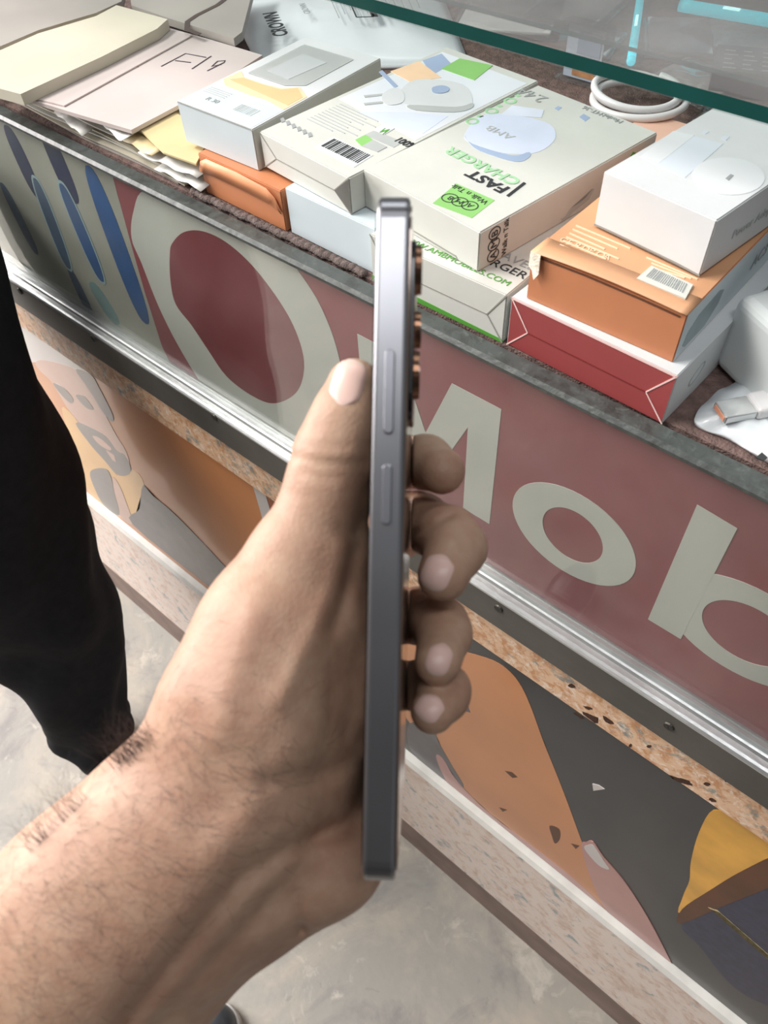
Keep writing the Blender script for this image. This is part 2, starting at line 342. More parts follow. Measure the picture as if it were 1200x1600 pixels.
# O: wavy ring
inner = [(638, 470), (648, 430), (690, 390), (760, 386), (850, 428), (950, 518), (1050, 650), (1110, 760), (1141, 870), (1130, 960), (1090, 1010), (1020, 1032), (940, 1000), (850, 930), (780, 830), (720, 740), (660, 660), (640, 570)]
inner = [(a/2.4, 200+b/2.4) for a, b in inner]
outer = [(206, 372), (209, 330), (226, 298), (285, 318), (350, 345), (440, 396), (487, 453), (514, 507), (531, 563), (540, 630), (530, 690), (500, 738), (440, 722), (372, 668), (320, 606), (279, 540), (248, 478), (222, 412)]
oi, oo = resample(inner, 5), resample(outer, 5)
oo = [(p[0], p[1]) for p in oo]
def clampz(P): return [(p[0], p[1], min(max(p[2], zbot+.0005), ztop-.0005)) for p in P]
ring_band('letter_o', clampz(PY(oo, YL)), clampz(PY(oi, YL)), F, SIGNW, sgn)
prism('letter_counter', PY(oi, YL), F, MAROON_D, sgn)
# M
def LZ(pts): return [(x, YL, z) for x, z in pts]
xl, xr, zb, zt, s = -.2845, -.1725, .9325, 1.0405, .0225
xm = (xl+xr)/2
prism('letter_m', LZ([(xl, zb), (xl, zt), (xl+.036, zt), (xm, .986), (xr-.036, zt), (xr, zt), (xr, zb), (xr-s, zb), (xr-s, 1.012), (xm+.008, zb+.018), (xm-.008, zb+.018), (xl+s, 1.012), (xl+s, zb)]), F, SIGNW, sgn)
def ell(cx, cz, rx, rz, n=48, y=YL, rot=0): return [(cx+rx*math.cos(a)*math.cos(rot)-rz*math.sin(a)*math.sin(rot), y, cz+rx*math.cos(a)*math.sin(rot)+rz*math.sin(a)*math.cos(rot)) for a in [2*math.pi*k/n for k in range(n)]]
ring_band('letter_o', ell(-.1135, .9690, .0435, .0385), ell(-.1130, .9690, .0212, .0225), F, SIGNW, sgn)
ring_band('letter_b', ell(-.0035, .9715, .0470, .0392), ell(-.0020, .9715, .0250, .0240), F, SIGNW, sgn)
prism('letter_b_stem', LZ([(-.0525, .9335), (-.0525, 1.0455), (-.0305, 1.0435), (-.0305, .9335)]), (0, -.00035, 0), SIGNW, sgn)

# blue lozenge poster at the left, behind the same glass
bp = thing('lozenge_poster', (-.7, SY, Z_LEDGE), 'pale poster with blue and navy oval stripes behind counter glass', 'poster')
prism('sheet', [(X0, SY+.0025, ztop), (dl[0][0]+.004, SY+.0025, ztop), (dl[3][0]+.006, SY+.0025, zbot), (X0, SY+.0025, zbot)], (0, -.0006, 0), mat('poster_cream', (180, 180, 168), .5, 0, .1, 12), bp)
NAVY = mat('navy_print', (34, 44, 82), .5, 0, .2, 30); BLUE = mat('blue_print', (50, 92, 148), .5, 0, .25, 22); STEEL = mat('steel_blue_print', (78, 100, 128), .5, 0, .2, 22)
TEALP = mat('pale_teal_print', (128, 158, 158), .5, 0, .1, 30); OUTL = mat('pale_outline', (170, 196, 200), .5)
BY = SY+.0019
def cut(P): return [Vector((p[0], p[1], min(max(p[2], zbot+.0002), ztop-.0002))) for p in P]
def lozenge(a, b, w, m, name='oval_stripe', lift=0.0, outline=None):
    A, B = Vector(on_y(*a, BY)), Vector(on_y(*b, BY)); t = (A-B).normalized(); s = Vector((0, -1, 0)).cross(t)
    wm = w*.00062; L = (A-B).length/2; c = (A+B)/2
    def sup(L_, w_): return [c+t*(L_*math.copysign(abs(math.cos(q))**.8, math.cos(q)))+s*(w_/2*math.copysign(abs(math.sin(q))**.75, math.sin(q))) for q in [2*math.pi*k/28 for k in range(28)]]
    if outline: prism(name, cut(sup(L+.0025, wm+.005)), (0, -.00012-lift, 0), outline, bp)
    prism(name, cut(sup(L, wm)), (0, -.0002-lift, 0), m, bp)
for (a, b, w, m, l, o) in (((2, 285), (58, 398), 30, STEEL, 0, None), ((10, 195), (62, 312), 38, NAVY, 0, None), ((66, 195), (118, 318), 42, NAVY, 0, None), ((55, 278), (108, 420), 30, STEEL, .0002, OUTL), ((96, 286), (160, 440), 32, BLUE, .0003, OUTL),
                           ((138, 258), (228, 506), 46, BLUE, 0, None), ((108, 418), (146, 500), 28, STEEL, 0, None), ((142, 440), (184, 508), 40, TEALP, 0, None), ((-70, 200), (-5, 330), 44, BLUE, 0, None)):
    lozenge(a, b, w, m, lift=l, outline=o)

# ------------------------------------------------------------------ printed vinyl posters on the lower panel
LY = .0012
def clamp_band(P, lo, hi):
    """cut a polygon lying in a vertical plane to the heights lo..hi"""
    for lim, sg in ((lo, 1), (hi, -1)):
        Q_ = []
        for i in range(len(P)):
            a, b = Vector(P[i]), Vector(P[(i+1) % len(P)]); da, db = sg*(a.z-lim), sg*(b.z-lim)
            if da >= 0: Q_.append(a)
            if da*db < 0: Q_.append(a.lerp(b, da/(da-db)))
        P = Q_
    return P
def piece(parent, name, pts, m, lift): return prism(name, clamp_band([on_y(a, b, LY) for a, b in (resample(pts, 4) if len(pts) >= 5 and 'border' not in name else pts)], Z_MOULD+.0067, Z_GRAN_BOT-.0006), (0, -.00015-lift*.00012, 0), m, parent)
def Z5(pts): return [(40+a/3.81, 480+b/3.81) for a, b in pts]
def Z6(pts): return [(600+a/2, 950+b/2) for a, b in pts]
PO = mat('poster_orange', (206, 136, 84), .3, 0, .12, 6, coat=.35); PBL = mat('poster_black', (46, 46, 49), .32, 0, .15, 20, coat=.25)
PSK = mat('poster_skin', (206, 168, 152), .3, 0, .06, 12, coat=.35); PGR = mat('poster_grey', (120, 114, 112), .3, 0, .1, 14, coat=.35)
PYE = mat('poster_yellow', (226, 178, 110), .3, 0, .1, 8, coat=.35); PSU = mat('poster_suit', (84, 80, 86), .3, 0, .2, 40, coat=.35)
PWH = mat('poster_white', (206, 200, 196), .3, 0, .05, 10, coat=.35)
PPK = mat('poster_pink', (188, 138, 132), .3, 0, .12, 12, coat=.35); PGO = mat('poster_gold', (222, 164, 60), .35, 0, .22, 22, coat=.25); PBR = mat('poster_brown', (92, 54, 30), .4, 0, .2, 20)
PNV = mat('poster_navy', (46, 48, 72), .35, 0, .3, 120); PROPE = mat('poster_rope', (186, 170, 130), .5, 0, .3, 300); PDR = mat('poster_rust', (160, 92, 60), .35, 0, .1, 12, coat=.25)
zt2, zb2 = Z_GRAN_BOT-.0005, Z_MOULD+.0066
xs = float(on_y(408, 790, LY)[0])
lp = thing('portrait_poster', (-1.1, LY, Z_MOULD), 'orange poster of a bearded man holding a microphone on left lower panel', 'poster')
prism('sheet', [(X0, LY+.0006, zt2), (xs, LY+.0006, zt2), (xs, LY+.0006, zb2), (X0, LY+.0006, zb2)], (0, -.0006, 0), PO, lp)
piece(lp, 'printed_white', Z5([(-60, 40), (0, 100), (250, 260), (390, 400), (300, 370), (100, 330), (-60, 300)]), PWH, 1)
piece(lp, 'printed_collar', Z5([(215, 600), (330, 700), (490, 930), (560, 1005), (640, 970), (705, 1050), (680, 1220), (640, 1290), (400, 1130), (320, 930)]), PYE, 1)
piece(lp, 'printed_face', Z5([(60, 330), (120, 315), (300, 370), (380, 480), (470, 630), (540, 760), (600, 860), (620, 960), (560, 990), (480, 920), (330, 700), (250, 600), (160, 450), (90, 380)]), PSK, 2)
piece(lp, 'printed_cap', Z5([(300, 370), (390, 400), (440, 480), (520, 640), (512, 680), (460, 620), (380, 490)]), PGR, 3)
piece(lp, 'printed_beard', Z5([(300, 690), (390, 715), (480, 770), (540, 850), (590, 880), (628, 960), (600, 1000), (540, 990), (470, 910), (390, 820)]), PGR, 3)
piece(lp, 'printed_mouth', Z5([(400, 765), (450, 785), (510, 835), (500, 850), (440, 815)]), PSK, 4)
piece(lp, 'printed_chin', Z5([(480, 850), (530, 880), (540, 920), (520, 910)]), PSK, 4)
piece(lp, 'printed_eye', Z5([(300, 525), (350, 530), (395, 585), (405, 610), (360, 595)]), PGR, 4)
piece(lp, 'printed_eye', Z5([(165, 450), (230, 480), (285, 545), (270, 570), (215, 520)]), PGR, 4)
piece(lp, 'printed_microphone', Z5([(385, 985), (420, 960), (480, 962), (510, 1010), (530, 1100), (560, 1235), (470, 1180), (410, 1070)]), PGR, 5)
piece(lp, 'printed_hand', Z5([(520, 1010), (560, 1060), (600, 1160), (640, 1290), (560, 1235), (530, 1100)]), PSK, 4)
piece(lp, 'printed_suit', Z5([(700, 1062), (760, 1120), (900, 1240), (1140, 1490), (1300, 1680), (1300, 1820), (1080, 1650), (640, 1292), (680, 1200)]), PSU, 5)
piece(lp, 'printed_border', [(395, 755), (414, 766), (428, 815), (436, 850), (420, 850), (408, 800)], PWH, 5)
rp = thing('product_poster', (-.3, LY, Z_MOULD), 'black poster with orange panel, fingertip and gold shape on right lower panel', 'poster')
prism('sheet', [(xs+.001, LY+.0006, zt2), (X1, LY+.0006, zt2), (X1, LY+.0006, zb2), (xs+.001, LY+.0006, zb2)], (0, -.0006, 0), PBL, rp)
piece(rp, 'printed_rust_panel', [(420, 765), (560, 860), (560, 1090), (500, 1060), (440, 960)], PDR, 1)
piece(rp, 'printed_orange_panel', Z6([(-60, 60), (90, 95), (230, 130), (340, 163), (395, 200), (430, 245), (460, 310), (500, 420), (560, 570), (615, 720), (660, 840), (700, 950), (640, 1010), (400, 820), (230, 660), (150, 430), (60, 330)]), PO, 1)
piece(rp, 'printed_dark_arm', Z6([(80, 360), (155, 372), (170, 415), (215, 495), (250, 560), (180, 530), (85, 445)]), PSU, 2)
piece(rp, 'printed_notch', Z6([(215, 305), (250, 275), (271, 326), (232, 318)]), PSU, 2)
piece(rp, 'printed_pink_finger', Z6([(163, 462), (185, 470), (230, 540), (330, 640), (480, 755), (600, 850), (700, 950), (690, 985), (560, 880), (400, 760), (250, 620), (190, 530)]), PPK, 3)
piece(rp, 'printed_fingertip', Z6([(618, 745), (632, 730), (655, 730), (690, 780), (750, 850), (810, 940), (865, 1040), (915, 1150), (860, 1130), (770, 1040), (700, 950), (650, 850)]), PPK, 5)
piece(rp, 'printed_nail', Z6([(628, 750), (640, 738), (658, 742), (690, 790), (705, 815), (670, 800)]), PWH, 7)
piece(rp, 'printed_gold_shape', Z6([(1030, 630), (1100, 660), (1240, 745), (1240, 830), (1090, 890), (930, 955), (935, 900), (955, 850), (960, 790), (985, 700)]), PGO, 2)
piece(rp, 'printed_gold_shadow', Z6([(1240, 770), (1240, 850), (1060, 930), (926, 985), (932, 940), (1020, 880), (1120, 820)]), PBR, 3)
piece(rp, 'printed_navy_patch', Z6([(930, 985), (1060, 930), (1240, 850), (1300, 1200), (1240, 1250), (1100, 1190), (990, 1060)]), PNV, 1)
A, B = Vector(on_y(*Z6([(1030, 940)])[0], LY)), Vector(on_y(*Z6([(1260, 1140)])[0], LY))
for k in range(30):
    t = k/30; c = A.lerp(B, t); d = (B-A).normalized(); n = Vector((0, -1, 0)).cross(d)
    prism('printed_rope_strand', [c-n*.0042-d*.003, c-n*.0042+d*.0012, c+n*.0042+d*.0062, c+n*.0042+d*.002], (0, -.0007, 0), PROPE, rp)
for pts in (Z6([(378, 508), (400, 512), (418, 528), (402, 530)]), Z6([(518, 680), (548, 690), (550, 720), (535, 735), (525, 710)]), Z6([(585, 735), (612, 742), (600, 752)]), Z6([(360, 622), (385, 630), (372, 636)])):
    piece(rp, 'printed_scuff', pts, PBR, 2.5)
piece(rp, 'torn_patch', Z6([(652, 548), (672, 553), (690, 565), (655, 570)]), PWH, 3)

# ------------------------------------------------------------------ cartons on the shelf
class Carton:
    def __init__(self, fl, yaw, w, d, h, z, label, cat='box', name='carton', group=None, mats=None, faces=(0, 0, 0, 0, 0, 0), bevel=.0005):
        self.o = Vector((fl[0], fl[1], z)); a = math.radians(yaw); self.x = Vector((math.cos(a), math.sin(a), 0)); self.y = Vector((-math.sin(a), math.cos(a), 0)); self.z = Vector((0, 0, 1))
        self.w, self.d, self.h = w, d, h; self.top = z+h
        self.t = thing(name, self.o+self.x*w/2+self.y*d/2, label, cat, group)
        bm = bmesh.new(); vs, fs = box_bm(bm, (0, 0, 0), (w, d, h))
        for f, k in zip(fs, faces): f.material_index = k       # bottom, top, front, back, left, right
        bmesh.ops.bevel(bm, geom=list(bm.edges), offset=bevel, segments=2, affect='EDGES')
        M = Matrix((self.x, self.y, self.z)).transposed().to_4x4(); M.translation = self.o
        bm.transform(M); self.body = bm_obj('body', bm, mats, self.t)
    def front(self, u, v): return self.o+self.x*u+self.z*v
    def right(self, u, v): return self.o+self.x*self.w+self.y*u+self.z*v
    def ftop(self, u, v): return self.o+self.x*u+self.y*v+self.z*self.h
    def poly(self, face, pts, m, name='print', lift=.00015):
        f = {'front': (self.front, -self.y), 'right': (self.right, self.x), 'top': (self.ftop, self.z)}[face]
        return prism(name, [f[0](*p) for p in pts], f[1]*lift, m, self.t)
    def line(self, face, pts, w, m, name='crease', lift=.00025):
        f = {'front': (self.front, -self.y), 'right': (self.right, self.x), 'top': (self.ftop, self.z)}[face]
        return prism(name, strip_pts([f[0](*p) for p in pts], w, f[1]), f[1]*lift, m, self.t)
    def toppx(self, pts, m, name='print', lift=.00015, under=None):
        if len(pts) >= 6: pts = resample(pts, 4)
        return prism(name, [on_z(a, b, self.top) for a, b in pts], (0, 0, lift), m, under or self.t)
    def uv(self, px, py):
        p = Vector(on_z(px, py, self.top))-self.o; return p.dot(self.x), p.dot(self.y)
    def text(self, face, s, size, u, v, m, rot=0, align='LEFT', sx=1.0, bold=0.0, name='lettering'):
        f, n, ax, ay = {'front': (self.front, -self.y, self.x, self.z), 'right': (self.right, self.x, self.y, self.z), 'top': (self.ftop, self.z, self.x, self.y)}[face]
        r = math.radians(rot); xd = ax*math.cos(r)+ay*math.sin(r); yd = ax*-math.sin(r)+ay*math.cos(r)
        return text_obj(name, s, size, f(u, v)+n*.00015, xd, yd, m, self.t, align, sx, bold)
    def barcode(self, face, u0, v0, w, h, m=INK, n=22):
        u = u0
        while u < u0+w:
            bw = random.choice((.0004, .0006, .0010)); self.poly(face, [(u, v0), (u+bw, v0), (u+bw, v0+h), (u, v0+h)], m, 'barcode_bar', .0002); u += bw+random.choice((.0006, .0009, .0012))
    def folds(self, m, mg, inset=.13, wline=.0008):
        w, h = self.w, self.h; a = inset*w
        self.line('front', [(0, h), (a, h*.45), (0, 0)], wline, m, 'flap_fold'); self.line('front', [(w, h), (w-a, h*.45), (w, 0)], wline, m, 'flap_fold')
        self.line('front', [(a, h*.45), (w-a, h*.45)], wline*.8, mg, 'flap_seam')

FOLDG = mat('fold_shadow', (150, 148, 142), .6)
h1 = .031
# white box with red end at the bottom of the right stack
red = Carton((-.1785, .0130), -2, .095, .15, h1, ZS, 'white carton with red end flap at the bottom of the right stack', mats=[PWHITE, REDC], faces=(0, 0, 1, 0, 0, 0))
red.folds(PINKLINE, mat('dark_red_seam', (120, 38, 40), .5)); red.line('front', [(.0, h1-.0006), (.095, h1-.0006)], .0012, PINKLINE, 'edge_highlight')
ce_ = [red.right(.026+.007*math.cos(a), .015+.005*math.sin(a+.5)) for a in [2*math.pi*q/24 for q in range(24)]]; ci_ = [red.right(.026+.0060*math.cos(a), .015+.0042*math.sin(a+.5)) for a in [2*math.pi*q/24 for q in range(24)]]
ring_band('printed_mark', ce_, ci_, red.x*.0002, INKG, red.t)
# orange carton on it
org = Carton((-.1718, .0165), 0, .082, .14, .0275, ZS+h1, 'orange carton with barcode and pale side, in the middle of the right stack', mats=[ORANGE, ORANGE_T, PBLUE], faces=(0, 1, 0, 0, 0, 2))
org.line('front', [(.004, .0255), (.03, .0262), (.06, .0258), (.079, .0250)], .0009, mat('flap_gap', (96, 58, 36), .8), 'flap_gap')
lipz = org.top
bm = bmesh.new(); prev = None
for i in range(25):          # lid flap that bows up a little over the front edge
    u = .082*i/24; lift = .0016*math.sin(math.pi*i/24)+.0004
    a = bm.verts.new(org.ftop(u, .014)+Vector((0, 0, .0003))); b = bm.verts.new(org.ftop(u, -.0012)+Vector((0, 0, lift)))
    if prev: bm.faces.new((prev[0], prev[1], b, a))
    prev = (a, b)
fo = bm_obj('lid_flap', bm, ORANGE_T, org.t, smooth=True); sd = fo.modifiers.new('s', 'SOLIDIFY'); sd.thickness = .0005
bu, bv = org.uv(1003, 440)
bcl = org.toppx([(1017, 418), (1082, 448), (1070, 470), (994, 438)], mat('barcode_label', (206, 208, 200), .5), 'barcode_label', .0012)
for k in range(20):
    t0 = k/20+.03; t1 = t0+random.choice((.012, .02, .028))
    def L4(t, s): 
        ax, ay = 1020+(1075-1020)*t, 421+(447-421)*t; bx, by = 1003+(1066-1003)*t, 438+(466-438)*t
        return (ax+(bx-ax)*s, ay+(by-ay)*s)
    if t1 < .98: org.toppx([L4(t0, .06), L4(t1, .06), L4(t1, .8), L4(t0, .8)], INKG, 'barcode_bar', .0015, bcl)
for k in range(7):           # small lines of text
    a = (880+k*6-8, 350+k*5.5); org.toppx([(900-k*5, 352+k*6), (985-k*6-(k % 3)*14, 388+k*5.4-(k % 3)*5), (984-k*6-(k % 3)*14, 390+k*5.4-(k % 3)*5), (899-k*5, 354+k*6)], TANPRINT, 'text_line', .0004)
for k, s_ in enumerate(('C', 'E', 'R', 'D', 'P', 'O', 'A')):
    u, v = org.uv(860+k*11.5, 386+k*4.4); org.text('top', s_, .0058, u, max(v+.003, .0148), TANPRINT, name='lettering')
for k in range(3): org.toppx([(1010+k*8, 402+k*9), (1090-k*10, 436-k*1), (1089-k*10, 438-k*1), (1009+k*8, 404+k*9)], TANPRINT, 'text_line', .0004)
org.poly('right', [(.006, .006), (.010, .003), (.030, .003), (.040, .010), (.042, .017), (.036, .020), (.016, .018), (.008, .013)], mat('side_picture', (142, 158, 162), .4, 0, .15, 60), 'printed_picture')
org.text('right', 'AC3', .010, .075, .010, INKG)
# torn tape on its corner
bm = bmesh.new()
for k, (a, b, c) in enumerate(((0, .0277, -.0012), (.006, .0280, -.0018), (.0065, .018, -.0022), (.0045, .0145, -.0030), (.002, .0185, -.0016), (-.0006, .019, -.0004))):
    bm.verts.new(org.front(a, b)+org.y*c)
bm.verts.ensure_lookup_table(); bm.faces.new(bm.verts); bmesh.ops.triangulate(bm, faces=bm.faces)
tp = bm_obj('torn_tape', bm, TAPE, org.t); sd = tp.modifiers.new('s', 'SOLIDIFY'); sd.thickness = .0006
# white charger carton on top
zw = ZS+h1+.0285
fw = on_z(928, 352, zw)
wht = Carton((fw[0], fw[1]), -7.5, .0610, .105, .0280, zw, 'small white carton with embossed charger picture on top of the right stack', mats=[PWHITE], bevel=.0006)
E0 = mat('embossed_white', (220, 224, 226), .45, 0, .02, 30); E1 = mat('embossed_blue', (212, 220, 228), .45, 0, .02, 30)
wht.toppx([(1000, 245), (1055, 205), (1130, 225), (1070, 278)], E1, 'printed_charger'); wht.toppx([(1052, 205), (1085, 212), (1030, 255), (1000, 245)], E0, 'printed_charger', .0002)
c = Vector(on_z(1138, 275, wht.top)); wht_c = [c+Vector((.0155*math.cos(a), .0175*math.sin(a), 0)) for a in [2*math.pi*k/32 for k in range(32)]]
prism('printed_disc', wht_c, (0, 0, .0002), E0, wht.t)
wht.toppx([(1133, 280), (1141, 273), (1146, 275), (1138, 283)], INKG, 'printed_port', .0004)
wht.toppx([(1095, 208), (1101, 204), (1108, 206), (1102, 210)], E1, 'printed_pin'); wht.toppx([(1126, 217), (1132, 212), (1140, 214), (1134, 220)], E1, 'printed_pin')
wht.text('top', 'Charger 20W', .0055, .036, .082, PGREY, 0); wht.text('right', 'Power Adapter', .0065, .020, .010, PGREY)
wht.line('front', [(.0, .0006), (.012, .0010), (.048, .0009), (.061, .0003)], .0009, FOLDG, 'flap_gap')

# AMB travel charger carton and the pale blue one beside it (bottom row)
amb = Carton((-.2755, .0125), 0, .0945, .14, h1, ZS, 'white travel charger carton with green base stripe, between the phone and the red ended carton', mats=[PCREAM], bevel=.0006)
amb.folds(FOLDG, FOLDG, .12); amb.poly('front', [(0, 0), (.0945, 0), (.0945, .0022), (0, .0042)], GREEND, 'green_stripe')
amb.text('top', 'WWW.AMBMOBILES.COM', .0062, .0905, .0065, GREEND, 0, 'RIGHT', 1.05, name='lettering')
amb.text('top', 'TRAVEL', .0088, .0935, .0255, INKG, 0, 'RIGHT', 1.1); amb.text('top', 'CHARGER', .0088, .0935, .0165, INK, 0, 'RIGHT', 1.05)
pale = Carton((-.3520, .0200), -1.4, .0755, .13, .0308, ZS, 'plain pale blue carton under the 100 percent charger box', mats=[PBLUE], bevel=.0006)
# fast charger carton on top
fst = Carton((-.2965, .0325), -8.0, .0925, .148, .0235, ZS+h1, 'big white FAST CHARGER carton with green label near the phone', mats=[PCREAM], bevel=.0007)
glab = fst.toppx([(676, 318), (713, 287), (773, 313), (737, 341)], GREEN, 'green_label')
def rtext(c, s, size, px, py, m, sx=1, bold=0): u, v = c.uv(px, py); c.text('top', s, size, u, v, m, 180, 'LEFT', sx, bold)
rtext(fst, 'Walk n Talk', .0056, 765, 316, INK, .95); 
for k, s_ in enumerate('AMB'):
    u, v = fst.uv(734-k*15.5, 322-k*6); fst.text('top', s_, .0055, u+.0018, v+.0020, INK, 180)
    ce = fst.ftop(u, v); ring_band('letter_ring', [ce+Vector((.0048*math.cos(a), .0045*math.sin(a), 0)) for a in [2*math.pi*q/24 for q in range(24)]], [ce+Vector((.0042*math.cos(a), .0039*math.sin(a), 0)) for a in [2*math.pi*q/24 for q in range(24)]], (0, 0, .0003), INK, glab)
rtext(fst, 'FAST', .0108, 798, 295, INK, 1.2, .0003); rtext(fst, 'CHARGER', .0108, 816, 283, GREENP, 1.12, .0003)
fst.toppx([(791, 306), (818, 285), (822, 287), (795, 308)], INK, 'printed_bar', .0003)
# charger picture
fst.toppx([(726, 210), (762, 178), (850, 190), (868, 215), (840, 238), (790, 240), (740, 226)], PLAV, 'printed_charger')
fst.toppx([(727, 212), (738, 225), (800, 243), (826, 238), (827, 246), (805, 253), (750, 236), (732, 222)], PBLUEGREY, 'printed_charger_base', .0002)
fst.toppx([(782, 180), (800, 165), (850, 172), (846, 184)], mat('lilac_print', (216, 222, 236), .5), 'printed_charger_top', .0002)
rtext(fst, 'AMB', .0085, 806, 214, PGREY, 1.2)
for (px, py) in ((738, 190), (768, 174), (797, 158)):
    u, v = fst.uv(px, py); ce = fst.ftop(u, v)
    ring_band('printed_icon', [ce+Vector((.0042*math.cos(a), .0042*math.sin(a), 0)) for a in [2*math.pi*q/20 for q in range(20)]], [ce+Vector((.0026*math.cos(a), .0026*math.sin(a), 0)) for a in [2*math.pi*q/20 for q in range(20)]], (0, 0, .0002), GREENP, fst.t)
    fst.toppx([(px+6, py-8), (px+12, py-11), (px+18, py-8), (px+12, py-6)], GREENP, 'printed_tick')
rtext(fst, '2.4A', .013, 858, 154, INKG, .9); rtext(fst, 'Model:MT-36', .0060, 975, 190, INKG, .9)
fst.toppx([(866, 170), (872, 166), (878, 168), (872, 173)], PBLUEGREY, 'printed_plug'); fst.toppx([(905, 183), (912, 178), (922, 184), (914, 190)], PBLUEGREY, 'printed_plug')
# right side: circled letters, words, leaf and plug picture
for k, s_ in enumerate('AMB'):
    fst.text('right', s_, .0068, .0135, .0030+k*.0066, INK, 90)
    ce = fst.right(.0112, .0052+k*.0066); ring_band('letter_ring', [ce+fst.y*(.0045*math.cos(a))+fst.z*(.0036*math.sin(a)) for a in [2*math.pi*q/24 for q in range(24)]], [ce+fst.y*(.0040*math.cos(a))+fst.z*(.0031*math.sin(a)) for a in [2*math.pi*q/24 for q in range(24)]], fst.x*.0003, INK, fst.t)
fst.text('right', 'Walk n Talk', .0050, .0215, .0012, INK, 90, 'LEFT', .88)
fst.poly('right', [(.108, .002), (.112, .009), (.118, .013), (.126, .020), (.131, .017), (.129, .012), (.134, .010), (.132, .005), (.126, .008), (.120, .010), (.114, .003)], GREEND, 'printed_leaf')
fst.poly('right', [(.066, .003), (.070, .003), (.074, .006), (.086, .007), (.092, .011), (.094, .010), (.090, .005), (.078, .003), (.074, .0015), (.068, .0012)], PGREY, 'printed_cable')
fst.poly('front', [(.0345, .0165), (.0395, .0165), (.0395, .0085), (.0345, .0085)], INK, 'hang_slot')
fst.line('front', [(.034, .0008), (.036, .0028), (.076, .0022), (.077, .0005)], .0008, FOLDG, 'flap_gap')
# 100% carton
hun = Carton((-.3800, .0300), -6.0, .0830, .166, .0225, ZS+h1, 'white charger carton with barcode and 100% battery print, left of the FAST CHARGER box', mats=[PCREAM], bevel=.0007)
hun.folds(FOLDG, FOLDG, .17)
hun.poly('top', [(.004, .062), (.080, .056), (.080, .158), (.004, .158)], mat('photo_print', (222, 226, 232), .45, 0, .05, 14), 'printed_photo', .0001)
hun.toppx([(622, 150), (650, 125), (722, 132), (738, 162), (712, 168), (640, 165)], PWHITE, 'printed_charger', .0003)
hun.toppx([(640, 165), (712, 168), (738, 162), (736, 170), (710, 176), (650, 173)], PGREY, 'printed_charger_side', .00045)
hun.toppx([(676, 138), (690, 135), (701, 138), (700, 144), (688, 147), (676, 145)], PBLUEGREY, 'printed_port', .0007)
hun.toppx([(598, 148), (616, 138), (630, 145), (630, 160), (610, 165), (598, 160)], PWHITE, 'printed_plug_head', .0005)
for q in (0, 12): hun.toppx([(568, 150+q), (598, 147+q), (598, 150+q), (570, 153+q)], PGREY, 'printed_pin', .0004)
hun.toppx([(592, 113), (597, 110), (622, 135), (616, 138)], PBLUEGREY, 'printed_cable', .0003)
hun.toppx([(560, 175), (640, 176), (700, 182), (660, 210), (600, 195)], PLAV, 'printed_table', .0002)
hun.toppx([(660, 95), (690, 84), (705, 100), (675, 118)], PBLUEGREY, 'printed_blue_patch', .0002)
hun.toppx([(610, 112), (655, 96), (690, 122), (640, 128)], PEACH, 'printed_peach_patch', .00025)
hun.toppx([(690, 108), (718, 92), (770, 103), (741, 126)], GREEN, 'green_label', .0004)
for k in range(10): hun.poly('top', [(.010, .030+k*.0030), (.034+.02*((k*7) % 5)/5, .030+k*.0030), (.034+.02*((k*7) % 5)/5, .0307+k*.0030), (.010, .0307+k*.0030)], PGREY, 'text_line', .0003)
for k in range(6): hun.toppx([(438+k*8.5, 186+k*4.6), (443+k*8.5, 184+k*4.6), (446+k*8.5, 190+k*4.6), (440+k*8.5, 192+k*4.6)], INKG, 'printed_symbol', .0003)
bcl = hun.toppx([(490, 230), (520, 214), (583, 243), (553, 262)], PWHITE, 'barcode_label', .0002)
for k in range(20):
    t0 = k/20+.02; t1 = t0+random.choice((.014, .022, .034))
    def B4(t, s):
        ax, ay = 521+(579-521)*t, 217+(243-217)*t; bx, by = 497+(555-497)*t, 230+(258-230)*t
        return (ax+(bx-ax)*s, ay+(by-ay)*s)
    if t1 < 1: hun.toppx([B4(t0, 0), B4(t1, 0), B4(t1, .85), B4(t0, .85)], INK, 'barcode_bar', .0004, bcl)
hun.toppx([(555, 219), (571, 211), (583, 219), (565, 229)], GREEN, 'printed_battery_level', .0003); hun.toppx([(565, 229), (583, 219), (605, 230), (590, 238)], PGREY, 'printed_battery', .0003)
hun.toppx([(570, 211), (585, 204), (630, 222), (615, 231)], PGREY, 'printed_battery', .0002); hun.toppx([(583, 204), (600, 194), (617, 201), (600, 211)], PWHITE, 'printed_bolt_panel', .0003)
hun.toppx([(593, 208), (602, 201), (599, 205), (609, 203), (598, 211), (602, 206)], GREEND, 'printed_bolt', .0005)
u, v = hun.uv(618, 218); hun.text('top', '100%', .0085, u, v-.002, INK, 0, 'LEFT', .8, .0002)
